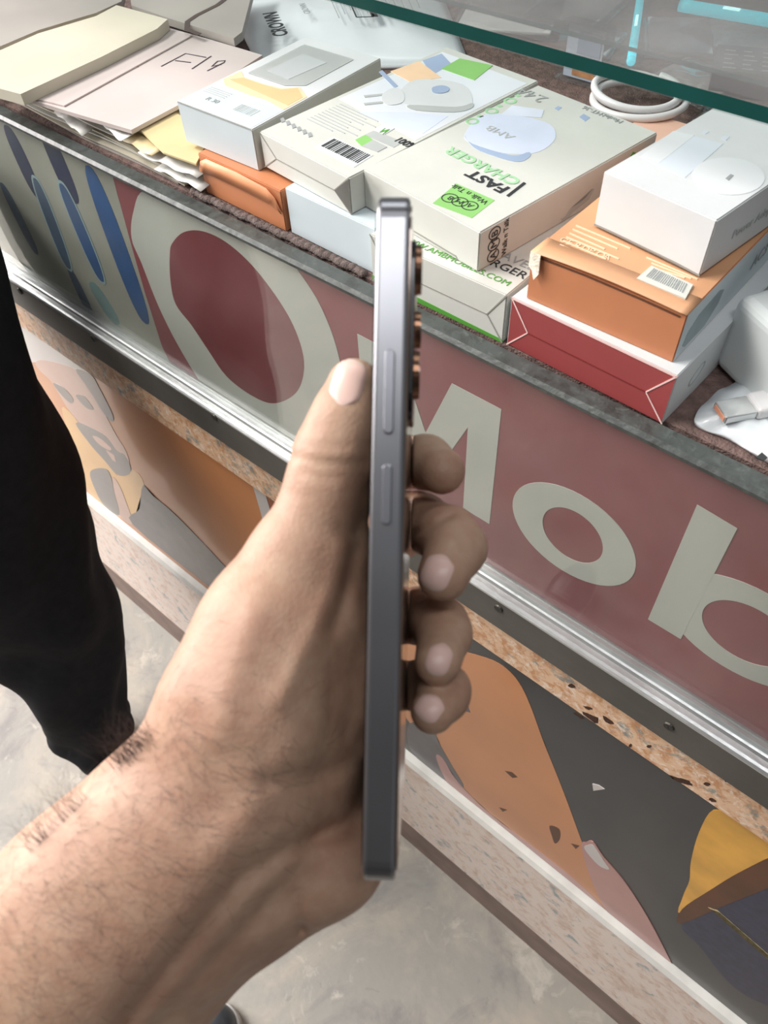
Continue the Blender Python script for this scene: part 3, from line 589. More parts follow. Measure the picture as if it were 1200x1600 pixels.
# orange tray with its lid folded, and the window carton on it
try_ = Carton((-.4350, .0200), -1.0, .0800, .12, .0280, ZS, 'flat orange carton with rounded lid flap at the front, below the window carton', mats=[ORANGE], bevel=.0006)
bm = bmesh.new(); prof = [(0, .0150), (.003, .0212), (.010, .0250), (.040, .0256), (.068, .0240), (.075, .020), (.0785, .013)]
a = [bm.verts.new(try_.front(u, .012+.35*(v-.012))-try_.y*.0006) for u, v in prof]; b = [bm.verts.new(try_.front(u, v+.0025)-try_.y*.0012) for u, v in prof]
for i in range(len(prof)-1): bm.faces.new((a[i], a[i+1], b[i+1], b[i]))
ff = bm_obj('front_flap', bm, mat('light_orange_card', (232, 158, 112), .5, 0, .05, 30), try_.t, smooth=True); sd = ff.modifiers.new('s', 'SOLIDIFY'); sd.thickness = .0006
zwin = ZS+.0282
win = Carton((-.4530, .0255), 1.5, .0700, .125, .0265, zwin, 'carton with clear window, orange band and pale blue end, behind the orange flap carton', mats=[PCREAM, PBLUE, PWHITE], faces=(0, 2, 1, 0, 0, 0), bevel=.0006)
win.poly('top', [(.001, .001), (.068, .001), (.068, .030), (.001, .030)], PBLUE, 'printed_panel', .0001)
win.poly('top', [(.002, .040), (.010, .034), (.034, .033), (.048, .034), (.068, .030), (.068, .052), (.054, .060), (.046, .052), (.030, .050), (.012, .050), (.003, .056)], PEACH, 'printed_peach_band', .0002)
win.poly('top', [(.006, .042), (.066, .036), (.066, .050), (.054, .058), (.046, .050), (.030, .049), (.012, .049)], mat('soft_orange_print', (236, 188, 140), .5, 0, .05, 30), 'printed_orange_band', .0003)
win.poly('top', [(.010, .056), (.044, .056), (.056, .064), (.056, .112), (.010, .112)], mat('window_grey', (200, 202, 200), .3, 0, .06, 18), 'window_recess', .0003)
win.poly('top', [(.010, .056), (.044, .056), (.056, .064), (.056, .112), (.010, .112)], PLASTIC, 'clear_window', .0008)
win.poly('top', [(.018, .066), (.040, .064), (.044, .098), (.020, .100)], PWHITE, 'content_sleeve', .0005)
win.text('top', 'R 30', .006, .014, .012, INKG); win.barcode('top', .040, .012, .016, .009, PGREY)
for k in range(4): win.poly('top', [(.004, .020+k*.0022), (.024, .020+k*.0022), (.024, .0206+k*.0022), (.004, .0206+k*.0022)], PGREY, 'text_line', .0003)
win.line('front', [(.001, .0262), (.069, .0262)], .0007, INKG, 'flap_gap')

# ------------------------------------------------------------------ crown pouch (soft white mailer) behind the window carton
POUCH = mat('white_pouch', (222, 227, 230), .3, 0, .04, 20, .15, 60, coat=.2)
def pillow(name, corners, thick, m, parent, n=22, wav=.0015, rnd=.12, z0=None):
    """soft pouch over a quad of ground points: puffed top, flat base"""
    P = [Vector(c) for c in corners]; top = []; V = []; Fc = []
    for j in range(n+1):
        for i in range(n+1):
            u, v = i/n, j/n; p = (P[0]*(1-u)+P[1]*u)*(1-v)+(P[3]*(1-u)+P[2]*u)*v
            e = (min(u, 1-u)*2)**.5*(min(v, 1-v)*2)**.5
            p = p+Vector((0, 0, thick*(e*.9+.1)+wav*(math.sin(u*17+v*5)+math.sin(v*13-u*4))*min(1, e*1.5)))
            V.append(p)
    nn = (n+1)
    for j in range(n):
        for i in range(n): Fc.append((j*nn+i, j*nn+i+1, (j+1)*nn+i+1, (j+1)*nn+i))
    base = len(V); ringi = [i for i in range(n+1)]+[j*nn+n for j in range(1, n+1)]+[n*nn+i for i in range(n-1, -1, -1)]+[j*nn for j in range(n-1, 0, -1)]
    for k in ringi: q = V[k].copy(); u, v = (k % nn)/n, (k//nn)/n; q2 = (P[0]*(1-u)+P[1]*u)*(1-v)+(P[3]*(1-u)+P[2]*u)*v; V.append(q2)
    L = len(ringi)
    for k in range(L): Fc.append((ringi[k], base+k, base+(k+1) % L, ringi[(k+1) % L]))
    Fc.append(tuple(range(base, base+L))[::-1])
    o = mesh_obj(name, V, Fc, m, parent, smooth=True); return o
zc = ZS+.016
c4 = [on_z(402, 82, zc), on_z(735, 72, zc), on_z(690, -40, zc), on_z(350, -25, zc)]
crown_box = None
cr = thing('mailer_pouch', (Vector(c4[0])+Vector(c4[2]))/2, 'white plastic mailer pouch printed CROWN behind the cartons', 'pouch')
pillow('pouch', [(p[0], p[1], ZS) for p in c4], .020, POUCH, cr, wav=.0008)
def crown_pt(u, v, lift=.0225):
    P = [Vector((p[0], p[1], 0)) for p in c4]; q = (P[0]*(1-u)+P[1]*u)*(1-v)+(P[3]*(1-u)+P[2]*u)*v; return Vector((q.x, q.y, ZS+lift))
xd = (crown_pt(.1, .8)-crown_pt(.1, .2)); yd = Vector((0, 0, 1)).cross(xd)
text_obj('lettering', 'CROWN', .0175, crown_pt(.17, .10), xd, yd, INK, cr, 'LEFT', .8, .0005)
text_obj('lettering', 'CROWN', .008, crown_pt(.32, .38), xd, yd, INKG, cr, 'LEFT', .8, .0001)
for k in range(12):
    a = crown_pt(.44+k*.035, .30+(k % 3)*.05); b = crown_pt(.44+k*.035, .75)
    prism('text_line', strip_pts([a, b], .0008, (0, 0, 1)), (0, 0, .0002), INKG, cr)
pp = [crown_pt(.52, .30), crown_pt(.60, .30), crown_pt(.60, .62), crown_pt(.52, .62)]
for i in range(4): prism('printed_outline', strip_pts([pp[i], pp[(i+1) % 4]], .0012, (0, 0, 1)), (0, 0, .0003), INK, cr)
prism('printed_plug', [crown_pt(.59, .30), crown_pt(.62, .30), crown_pt(.62, .5), crown_pt(.59, .5)], (0, 0, .0003), INK, cr)

# ------------------------------------------------------------------ stack of sheets and folders at the left end of the shelf
def sheet(name, px, z, th, m, label, cat='paper', group=None, curl=.0):
    P = [Vector(on_z(a, b, z)) for a, b in px]; c = sum(P, Vector())/len(P)
    t = prism(name, [(p.x, p.y, z-th) for p in P], (0, 0, th), m); 
    return tag(t, label, cat, group)
PAP1 = mat('cream_paper', (204, 198, 180), .5, 0, .06, 14, .06, 50); PAP2 = mat('pinkish_paper', (206, 194, 190), .5, 0, .08, 10, .06, 50); PAP3 = mat('grey_paper', (168, 162, 156), .5, 0, .1, 9, .06, 50)
PAP4 = mat('white_paper', (214, 214, 208), .5, 0, .05, 20, .06, 80); PAP5 = mat('yellow_paper', (216, 196, 150), .55, 0, .08, 20, .06, 80)
# loose sheets under the folders, their edges showing at the front
lev = 0
for k in range(11):
    lev += .0021
    xa = -.700+random.uniform(-.02, .02); xb = -.452+random.uniform(-.012, .003); ya = .0145+.0012*k*.6+random.uniform(0, .006)
    an = random.uniform(-.02, .02); V = []; n = 14
    bm = bmesh.new(); rows = []
    for i in range(n+1):
        t = i/n; x = xa+(xb-xa)*t; y = ya+an*(x-xa)+.0012*math.sin(t*9+k)
        zz = ZS+lev-.0009
        rows.append((bm.verts.new((x, y, zz)), bm.verts.new((x, y+.115, zz)), bm.verts.new((x, y, zz-.0011)), bm.verts.new((x, y+.115, zz-.0011))))
    for i in range(n):
        a, b = rows[i], rows[i+1]
        bm.faces.new((a[0], b[0], b[1], a[1])); bm.faces.new((a[2], a[3], b[3], b[2])); bm.faces.new((a[2], b[2], b[0], a[0])); bm.faces.new((a[1], b[1], b[3], a[3]))
    bm.faces.new((rows[0][0], rows[0][1], rows[0][3], rows[0][2])); bm.faces.new((rows[-1][0], rows[-1][2], rows[-1][3], rows[-1][1]))
    o = bm_obj('paper_sheet', bm, random.choice((PAP4, PAP4, PAP3, PAP5, PAP1))); tag(o, 'thin loose sheet in the paper pile whose edges face the front glass', 'paper', 'loose sheets in the paper pile')
zp = ZS+lev+.0016
sheet('paper_sheet', [(212, 196), (262, 168), (330, 210), (306, 256), (255, 238)], zp-.0010, .0012, PAP5, 'yellowed sheet corner below the F19 sheet beside the blue ended carton')
f19 = sheet('paper_sheet', [(36, 152), (150, 96), (258, 42), (330, 62), (410, 86), (330, 138), (275, 166), (205, 203), (120, 178)], zp+.0030, .0028, PAP2, 'pinkish sheet with F19 handwritten in pen, middle of the paper pile')
f19['_base'] = (0, 0, 0)
penm = mat('pen_ink', (70, 58, 66), .6)
def pen(parent, strokes, z, w=.0011):
    for s in strokes: prism('pen_stroke', strip_pts([on_z(a, b, z) for a, b in s], w, (0, 0, 1)), (0, 0, .0003), penm, parent)
pen(f19, [[(252, 104), (290, 84), (322, 90)], [(274, 95), (298, 98)], [(300, 108), (330, 88)], [(324, 111), (350, 98), (352, 95), (340, 96), (331, 104), (346, 101)]], zp+.0030)
prism('fold_line', strip_pts([on_z(170, 85, zp+.003), on_z(216, 105, zp+.003)], .0016, (0, 0, 1)), (0, 0, .0003), mat('fold_brown', (150, 126, 110), .6), f19)
sheet('paper_sheet', [(40, 150), (170, 87), (258, 44), (300, 55), (200, 110), (100, 165)], zp+.0042, .0010, PAP2, 'blank pinkish sheet lapping the F19 sheet beside the cream folder')
fo1 = sheet('paper_folder', [(-60, 105), (60, 52), (150, 25), (182, 8), (262, 30), (245, 45), (160, 88), (32, 147), (-40, 128)], zp+.0125, .0080, PAP1, 'thick cream folder lying at the left end of the shelf', 'folder')
sheet('paper_sheet', [(-150, 60), (-40, 0), (60, -45), (200, -40), (190, 2), (150, 20), (60, 47), (-60, 98)], zp+.0100, .0060, PAP3, 'greyish sheet at the far left corner behind the cream folder')
sb = sheet('paper_folder', [(200, -40), (400, -35), (378, 50), (365, 60), (262, 28), (205, 8)], zp+.0085, .0060, PAP3, 'grey folder with a dark bent line, left of the white mailer pouch', 'folder'); sb['_base'] = (0, 0, 0)
prism('printed_line', strip_pts([on_z(a, b, zp+.0085) for a, b in ((312, 54), (292, 46), (293, 34), (308, 24), (340, 8), (356, -4))], .0045, (0, 0, 1)), (0, 0, .0003), mat('dark_line', (84, 72, 68), .6), sb)
# loose crumpled slips sticking out of the pile at the front
for k, (px, py, w, hh, yaw, m) in enumerate(((150, 208, .045, .012, -.25, PAP4), (195, 228, .05, .012, -.1, PAP5), (245, 262, .06, .014, .05, PAP4), (100, 190, .05, .012, -.2, PAP4), (280, 272, .05, .012, .0, PAP4))):
    zz = ZS+.0235-.0035*k; c = Vector(on_z(px, py, zz)); bm = bmesh.new(); prev = None
    for i in range(9):
        t = i/8-.5; x = c.x+t*w; y = max(c.y, .0175)+yaw*t*w; wob = .0012*math.sin(i*1.7+k)
        a = bm.verts.new((x, y-.006, zz+wob-.002)); b = bm.verts.new((x, y+hh, zz+wob*.4))
        if prev: bm.faces.new((prev[0], a, b, prev[1]))
        prev = (a, b)
    o = bm_obj('paper_slip', bm, m, smooth=True); sd = o.modifiers.new('s', 'SOLIDIFY'); sd.thickness = .0004
    tag(o, ('white paper slip, second from the left of the slips fronting the paper pile', 'yellowed paper slip poking out of the front of the paper pile', 'white paper slip just right of the yellowed slip at the pile front', 'white paper slip, leftmost of the slips fronting the paper pile', 'lowest white paper slip, beside the orange flap carton')[k], 'paper', 'slips at the front of the paper pile')

# ------------------------------------------------------------------ cable coil, back cartons, things under the glass shelf
CABLE = mat('white_cable', (228, 226, 226), .35, 0, .03, 50)
cc = Vector(on_z(996, 158, ZS+.012)); pts = []
for i in range(190):
    t = i/189; a = 2*math.pi*3.15*t+.6; r = .034-.006*t+.002*math.sin(a*.5)
    pts.append(cc+Vector((r*math.cos(a)+.003*math.sin(7*t), r*.92*math.sin(a), .000+.0085*t+.0015*math.sin(a*1.3))))
cb = tube('charging_cable', pts, .0027, CABLE, seg=10); tag(cb, 'coiled white charging cable behind the FAST CHARGER carton', 'cable')
pk = Vector(on_z(1012, 222, ZS)); 
pc = Carton((pk.x-.012, pk.y-.035), 0, .052, .05, .0125, ZS, 'small peach carton behind the right stack, below the cable coil', mats=[mat('peach_card', (236, 190, 168), .5, 0, .05, 30)])
pc.poly('front', [(.004, .002), (.048, .002), (.048, .010), (.004, .010)], PEACH, 'printed_panel')
cc_z = ZS+.0125
# small clear case with a picture card
ck = Vector(on_z(895, 132, ZS)); cs = thing('picture_case', ck, 'small clear case with blue and orange picture card, behind the FAST CHARGER carton', 'case')
box_obj('case', (ck.x-.018, ck.y, ZS), (ck.x+.022, ck.y+.016, ZS+.042), PLASTIC, cs, .0015)
box_obj('card', (ck.x-.014, ck.y+.007, ZS+.002), (ck.x+.018, ck.y+.008, ZS+.039), PLAV, cs)
box_obj('picture', (ck.x-.006, ck.y+.0064, ZS+.004), (ck.x+.014, ck.y+.0069, ZS+.018), mat('picture_orange', (214, 150, 100), .5, 0, .3, 120), cs)
box_obj('picture', (ck.x-.004, ck.y+.0064, ZS+.020), (ck.x+.016, ck.y+.0069, ZS+.036), PBLUEGREY, cs)
# clear pouches with accessories under the glass
def clear_pouch(px, py, w, d, yaw, label, inner, th=.012):
    c = Vector(on_z(px, py, ZS)); a = math.radians(yaw); x = Vector((math.cos(a), math.sin(a), 0)); y = Vector((-math.sin(a), math.cos(a), 0))
    t = thing('clear_pouch', c, label, 'pouch')
    pillow('sleeve', [c-x*w/2-y*d/2, c+x*w/2-y*d/2, c+x*w/2+y*d/2, c-x*w/2+y*d/2], th, PLASTIC, t, 16, .0016)
    if inner is not None:
        M = Matrix((x, y, Vector((0, 0, 1)))).transposed().to_4x4(); M.translation = c
        box_obj('insert_card', (-w*.42, -d*.42, .001), (w*.42, d*.42, .0035), inner, t, .0008, M=M)
    return t
PINKW = mat('insert_pinkish', (240, 226, 224), .5, 0, .12, 30); 
clear_pouch(800, 20, .10, .12, 25, 'clear plastic pouch with pinkish white insert under the left part of glass shelf', PINKW)
clear_pouch(905, 12, .075, .10, 8, 'clear plastic pouch with pinkish insert just left of the lengthwise cyan light strip', PINKW)
clear_pouch(1060, 60, .06, .09, 30, 'clear pouch with grey insert just right of the lengthwise cyan light strip', PLGREY)
clear_pouch(1165, 60, .10, .09, -15, 'clear pouch with pinkish insert in front of the crosswise cyan light strip', PINKW)
clear_pouch(1085, 130, .07, .07, -10, 'clear pouch with brownish insert beside the dark text box', mat('insert_brown', (176, 156, 152), .5, 0, .2, 40))
clear_pouch(1190, 195, .09, .04, 5, 'clear pouch with pale yellow insert below the dark text box', mat('insert_yellow', (222, 208, 160), .5, 0, .25, 40))
clear_pouch(935, 70, .035, .06, 12, 'narrow clear pouch behind the cable coil', PLGREY, .010)
kb = Vector(on_z(1152, 152, ZS+.0)); kbx = Carton((kb.x-.02, kb.y-.01), 22, .085, .050, .018, ZS, 'dark box with rows of pale text under the glass shelf', mats=[mat('charcoal_card', (58, 66, 74), .5, 0, .1, 40), PWHITE], faces=(0, 0, 0, 1, 0, 1))
for r in range(5):
    for q in range(4): kbx.poly('top', [(.006+q*.014, .006+r*.008), (.016+q*.014-(r+q) % 3*.002, .006+r*.008), (.016+q*.014-(r+q) % 3*.002, .008+r*.008), (.006+q*.014, .008+r*.008)], PGREY, 'text_line', .0003)
kbx.poly('top', [(.062, .002), (.083, .002), (.083, .048), (.062, .048)], PWHITE, 'pale_end_panel', .0003)
CYAN = mat('cyan_glow', (60, 215, 235), .3, 0, .02, 10, emit=1.1); CYANB = mat('cyan_bright', (200, 252, 255), .3, 0, .02, 10, emit=2.6)
def glow_strip(a, b, z, r, label):
    A, B = Vector(on_z(*a, z)), Vector(on_z(*b, z)); t = thing('light_strip', A, label, 'light')
    tube('tube', [A.lerp(B, k/8) for k in range(9)], r, CYAN, t, seg=12)
    m = A.lerp(B, .45); tube('bright_core', [m.lerp(B, k/8*.5)+Vector((0, -.0006, r*.45)) for k in range(6)], r*.62, CYANB, t, seg=8)
    for e in (A, B): 
        bm = bmesh.new(); bmesh.ops.create_uvsphere(bm, u_segments=12, v_segments=8, radius=r*1.15); bmesh.ops.translate(bm, verts=bm.verts, vec=e); bm_obj('end_cap', bm, PLASTIC, t, smooth=True)
glow_strip((986, 96), (1001, -6), ZS+.006, .0036, 'cyan glowing light strip running to the back under the glass shelf')
glow_strip((1062, 8), (1215, 34), ZS+.030, .0046, 'cyan glowing light strip lying crosswise at the back of the shelf')
# right: plug adapter in a bag and a white pouch with a USB lead
za = ZS
adp = thing('plug_adapter', on_z(1190, 600, ZS), 'white rounded plug adapter lying at the right edge above the white pouch', 'adapter')
a0 = Vector(on_z(1114, 560, ZS+.004)); M = Matrix.Translation((a0.x, a0.y, ZS))@Matrix.Rotation(math.radians(-29), 4, 'Z')
ADP = mat('adapter_white', (226, 231, 230), .3, 0, .03, 30, .06, 40, coat=.2)
box_obj('body', (0, 0, .0005), (.072, .050, .044), ADP, adp, .0055, 4, M=M)
for q in (.012, .028): 
    box_obj('pin', (.058, q-.002, .018), (.078, q+.002, .022), SCREW, adp, .001, M=M)
wp = thing('white_pouch', on_z(1170, 690, ZS), 'white pouch with a metal USB plug showing, at the right end of the shelf front', 'pouch')
pl = [on_z(1084, 663, ZS), on_z(1140, 690, ZS), on_z(1230, 735, ZS), on_z(1300, 700, ZS), on_z(1220, 590, ZS), on_z(1165, 596, ZS), on_z(1115, 620, ZS)]
pl = [(p[0], max(p[1], .010), ZS) for p in pl]
bm = bmesh.new(); cen = sum((Vector(p) for p in pl), Vector())/len(pl); cv = bm.verts.new(cen+Vector((0, 0, .006)))
R2 = resample([(p[0], p[1]) for p in pl], 8)
outer_ = [bm.verts.new((x, y, ZS+.0022+.0008*math.sin(i*1.1))) for i, (x, y) in enumerate(R2)]; low = [bm.verts.new((x, y, ZS+.0006)) for x, y in R2]
mid = [bm.verts.new(Vector((x, y, 0)).lerp(Vector((cen.x, cen.y, 0)), .4)+Vector((0, 0, ZS+.0062+.0010*math.sin(i*.9)))) for i, (x, y) in enumerate(R2)]
nR = len(R2)
for i in range(nR):
    j = (i+1) % nR; bm.faces.new((outer_[i], outer_[j], mid[j], mid[i])); bm.faces.new((mid[i], mid[j], cv)); bm.faces.new((low[i], low[j], outer_[j], outer_[i]))
bm.faces.new(low[::-1]); bm_obj('sheet', bm, POUCH, wp, smooth=True)
u0 = Vector(on_z(1160, 640, ZS+.008)); M = Matrix.Translation((u0.x, u0.y, ZS+.0065))@Matrix.Rotation(math.radians(52), 4, 'Z')
box_obj('usb_plug', (-.012, -.006, 0), (.004, .006, .0045), ALU, wp, .0006, M=M); box_obj('usb_tongue', (-.0122, -.0048, .0008), (-.0115, .0048, .0034), mat('usb_copper', (222, 150, 120), .5), wp, M=M)
box_obj('plug_grip', (.004, -.007, -.0008), (.026, .007, .0062), CABLE, wp, .002, 3, M=M)
c_ = [on_z(1180, 716, ZS+.0045), on_z(1190, 708, ZS+.0045), on_z(1199, 716, ZS+.0045), on_z(1192, 721, ZS+.0045)]
prism('printed_mark', c_, (0, 0, .0006), INK, wp)

# ------------------------------------------------------------------ phone, held on edge
def camp(px, py, dep): return np.array([(px-600)/FPX*dep, (py-800)/FPX*dep, dep])
PH_DEP = .185; PH_T, PH_LEN, PH_W = .0079, .1668, .0745
pt, pb = camp(615, 311, PH_DEP), camp(591, 1375, PH_DEP)
PL = (pt-pb)/np.linalg.norm(pt-pb); PW = np.array([math.sin(math.radians(3.0)), 0, math.cos(math.radians(3.0))]); PW -= PL*(PL@PW); PW /= np.linalg.norm(PW)
PT = np.cross(PL, PW); PT = PT if PT[0] > 0 else -PT
PC = (pt+pb)/2+PW*PH_W/2            # centre of the body, camera frame
Mph = Matrix(np.vstack([np.column_stack([ROT@PT, ROT@PL, ROT@PW, cam2world(PC)]), [0, 0, 0, 1]]).tolist())   # local x: screen to back, y: up the phone, z: away
ph = thing('smartphone', cam2world(pb+PW*PH_W/2), 'silver grey smartphone held on edge in the hand, buttons facing the viewer', 'phone')
FRAME = mat('phone_frame', (140, 140, 144), .29, .9, .04, 60)
BACK = mat('phone_back', (120, 100, 88), .12, .3, .06, 30, coat=.6); SCRN = mat('phone_screen', (14, 14, 16), .08, 0, .05, 30, coat=.5)
def ph_round(name, lo, hi, m, rc, rb, seg=5, axis=0):
    bm = bmesh.new(); box_bm(bm, lo, hi)
    es = [e for e in bm.edges if abs((e.verts[0].co-e.verts[1].co)[axis]) > 1e-7]
    if rc: bmesh.ops.bevel(bm, geom=es, offset=rc, segments=seg, affect='EDGES', profile=.5)
    if rb:
        es = [e for e in bm.edges if len(e.link_faces) == 2 and e.calc_face_angle(0) > .9]
        bmesh.ops.bevel(bm, geom=es, offset=rb, segments=3, affect='EDGES', profile=.5)
    bm.transform(Mph); o = bm_obj(name, bm, m, ph); 
    return o
hL, hW, hT = PH_LEN/2, PH_W/2, PH_T/2
ph_round('frame', (-hT, -hL, -hW), (hT, hL, hW), FRAME, .007, .0011, 8)
ph_round('screen', (-hT-.0003, -hL+.0016, -hW+.0016), (-hT+.0002, hL-.0016, hW-.0016), SCRN, .008, 0, 8)
ph_round('back_panel', (hT-.0002, -hL+.0013, -hW+.0013), (hT+.0004, hL-.0013, hW-.0013), BACK, .008, 0, 8)
def yl(py): return .0806*(1-2*(py-311)/(1375-311))
CAMB = mat('camera_black', (22, 22, 24), .25, .2, .1, 50, coat=.4); GOLD = mat('lens_gold', (128, 96, 76), .3, 1.0, .06, 50); LENS = mat('lens_glass', (8, 10, 18), .05, 0, .05, 20, coat=.8)
cmod = ph_round('camera_module', (hT+.0002, yl(648), -hW+.005), (hT+.0016, yl(352), -hW+.032), CAMB, .006, .0004, 6)
for (py, zz, r) in ((398, -hW+.0115, .0062), (480, -hW+.0225, .0050), (572, -hW+.0115, .0062)):
    for nm, r1, d0, d1, m in (('lens_ring', r, .0014, .0030, GOLD), ('lens', r*.78, .0015, .0031, LENS)):
        bm = bmesh.new(); bmesh.ops.create_cone(bm, cap_ends=True, segments=28, radius1=r1, radius2=r1*.96, depth=d1-d0)
        bmesh.ops.rotate(bm, verts=bm.verts, matrix=Matrix.Rotation(math.pi/2, 3, 'Y')); bmesh.ops.translate(bm, verts=bm.verts, vec=(hT+(d0+d1)/2, yl(py), zz)); bm.transform(Mph)
        bm_obj(nm, bm, m, cmod)
BTN = mat('button_metal', (140, 140, 146), .3, .85, .04, 60)
ph_round('volume_button', (-.0012, yl(678), -hW-.0007), (.0012, yl(546), -hW+.0005), BTN, .0011, .0003, 4, axis=2)
ph_round('power_button', (-.0012, yl(820), -hW-.0005), (.0011, yl(725), -hW+.0005), BTN, .0010, .0003, 4, axis=2)

# ------------------------------------------------------------------ signed-distance modelling for bodies (one continuous surface)
def rcone(P, a, b, ra, rb):
    ab = b-a; t = np.clip(((P-a)@ab)/(ab@ab), 0, 1); d = P-(a+t[..., None]*ab)
    return np.sqrt((d*d).sum(-1))-(ra+(rb-ra)*t)
def smin(a, b, k):
    h = np.maximum(k-np.abs(a-b), 0)/k; return np.minimum(a, b)-h*h*k*.25
class Field:
    def __init__(s, lo, hi, h):
        s.h = h; s.lo = np.array(lo, float); s.n = np.ceil((np.array(hi)-s.lo)/h).astype(int)+1; s.F = np.full(s.n, .03, np.float32)
        s.ax = [s.lo[i]+h*np.arange(s.n[i]) for i in range(3)]
    def sub(s, lo, hi):
        i0 = np.clip(np.floor((lo-s.lo)/s.h).astype(int), 0, s.n); i1 = np.clip(np.ceil((hi-s.lo)/s.h).astype(int)+1, 0, s.n)
        sl = tuple(slice(a, b) for a, b in zip(i0, i1))
        return sl, np.stack(np.meshgrid(*[s.ax[i][sl[i]] for i in range(3)], indexing='ij'), -1)
    def cone(s, a, b, ra, rb, k):
        a, b = np.array(a), np.array(b); mg = max(ra, rb)+k+.004
        sl, P = s.sub(np.minimum(a, b)-mg, np.maximum(a, b)+mg); d = rcone(P, a, b, ra, rb)
        s.F[sl] = smin(s.F[sl], d, k)
    def chain(s, J, k):
        for p, q in zip(J[:-1], J[1:]): s.cone(p[0], q[0], p[1], q[1], k)
    def mesh(s):
        F = s.F; S = F < 0; n = np.array(F.shape)-1
        c = [(i, j, k) for i in (0, 1) for j in (0, 1) for k in (0, 1)]
        sh = lambda A, o: A[o[0]:o[0]+n[0], o[1]:o[1]+n[1], o[2]:o[2]+n[2]]
        cnt = sum(sh(S, o).astype(np.int8) for o in c); mix = (cnt > 0) & (cnt < 8); idx = -np.ones(n, int); I = np.argwhere(mix); idx[mix] = np.arange(len(I))
        acc = np.zeros((len(I), 3)); m = np.zeros(len(I))
        for a in c:
            for ax in range(3):
                if a[ax] == 0:
                    b = list(a); b[ax] = 1; fa = F[tuple((I+a).T)]; fb = F[tuple((I+b).T)]; x = (fa < 0) != (fb < 0)
                    t = np.where(x, fa/np.where(x, fa-fb, 1), 0); p = np.tile(np.array(a, float), (len(I), 1)); p[:, ax] += t
                    acc += p*x[:, None]; m += x
        V = s.lo+s.h*(I+acc/m[:, None]); Q = []
        for ax in range(3):
            u, v = (ax+1) % 3, (ax+2) % 3; e = [0, 0, 0]; e[ax] = 1
            A = S[:-1 if ax == 0 else None, :-1 if ax == 1 else None, :-1 if ax == 2 else None]; B = S[1 if ax == 0 else 0:, 1 if ax == 1 else 0:, 1 if ax == 2 else 0:]
            E_ = np.argwhere(A != B); E_ = E_[(E_[:, u] > 0) & (E_[:, v] > 0) & (E_[:, u] < n[u]) & (E_[:, v] < n[v]) & (E_[:, ax] < n[ax])]
            du = np.zeros(3, int); du[u] = 1; dv = np.zeros(3, int); dv[v] = 1
            q = np.stack([idx[tuple((E_-du-dv).T)], idx[tuple((E_-dv).T)], idx[tuple(E_.T)], idx[tuple((E_-du).T)]], 1)
            ins = A[tuple(E_.T)]; q[~ins] = q[~ins][:, ::-1]; Q.append(q)
        Q = np.vstack(Q); Q = Q[(Q >= 0).all(1)]
        return V, Q
def seg_dist(x, y, poly):
    best = np.full(x.shape, 1e9)
    for (ax, ay), (bx, by) in zip(poly[:-1], poly[1:]):
        dx, dy = bx-ax, by-ay; t = np.clip(((x-ax)*dx+(y-ay)*dy)/(dx*dx+dy*dy), 0, 1); best = np.minimum(best, np.hypot(x-ax-t*dx, y-ay-t*dy))
    return best

# ------------------------------------------------------------------ forearm and hand
H = Field((-.175, -.060, .170), (.045, .180, .312), .00105)
J = lambda L: [(camp(a, b, c), r) for a, b, c, r in L]
# palm: metacarpals
K = .012
H.chain(J([(395, 1170, .240, .016), (480, 838, .287, .0125)]), K)
H.chain(J([(425, 1215, .245, .016), (492, 910, .291, .0125)]), K)
H.chain(J([(455, 1260, .245, .015), (502, 985, .287, .012)]), K)
H.chain(J([(470, 1300, .240, .016), (515, 1062, .277, .0115)]), K)
# forearm: radial mass, ulnar / tendon side
H.chain(J([(362, 1225, .219, .0262), (275, 1312, .217, .0272), (160, 1425, .215, .0292), (-60, 1650, .212, .0335), (-150, 1740, .210, .035)]), .010)
H.chain(J([(450, 1335, .234, .0188), (403, 1372, .233, .0196), (232, 1520, .231, .0208), (15, 1730, .228, .024)]), .008)
H.chain(J([(520, 1335, .224, .0055), (462, 1385, .2185, .0048), (400, 1432, .2160, .0048), (320, 1505, .2145, .0050), (225, 1600, .2130, .0055)]), .010)   # wrist tendon
# heel of the hand
H.chain(J([(482, 1322, .232, .0195), (500, 1200, .243, .0180)]), .010)
H.cone(camp(535, 1345, .228), camp(530, 1300, .234), .0095, .011, .012)
# thumb, metacarpal and thenar mass
H.chain(J([(362, 1225, .219, .0262), (384, 1110, .216, .0222), (424, 985, .220, .0188), (466, 876, .222, .0143)]), .010)
H.chain(J([(466, 876, .222, .0143), (502, 785, .222, .0109), (513, 745, .222, .0108), (524, 708, .222, .0112), (540, 655, .222, .0094), (553, 603, .222, .0077)]), .004)
H.chain(J([(546, 785, .229, .0055), (528, 868, .231, .0080), (510, 930, .232, .0110)]), .008)
H.chain(J([(488, 915, .231, .0130), (505, 1000, .232, .0152), (512, 1085, .232, .0150), (495, 1185, .229, .0165)]), .010)
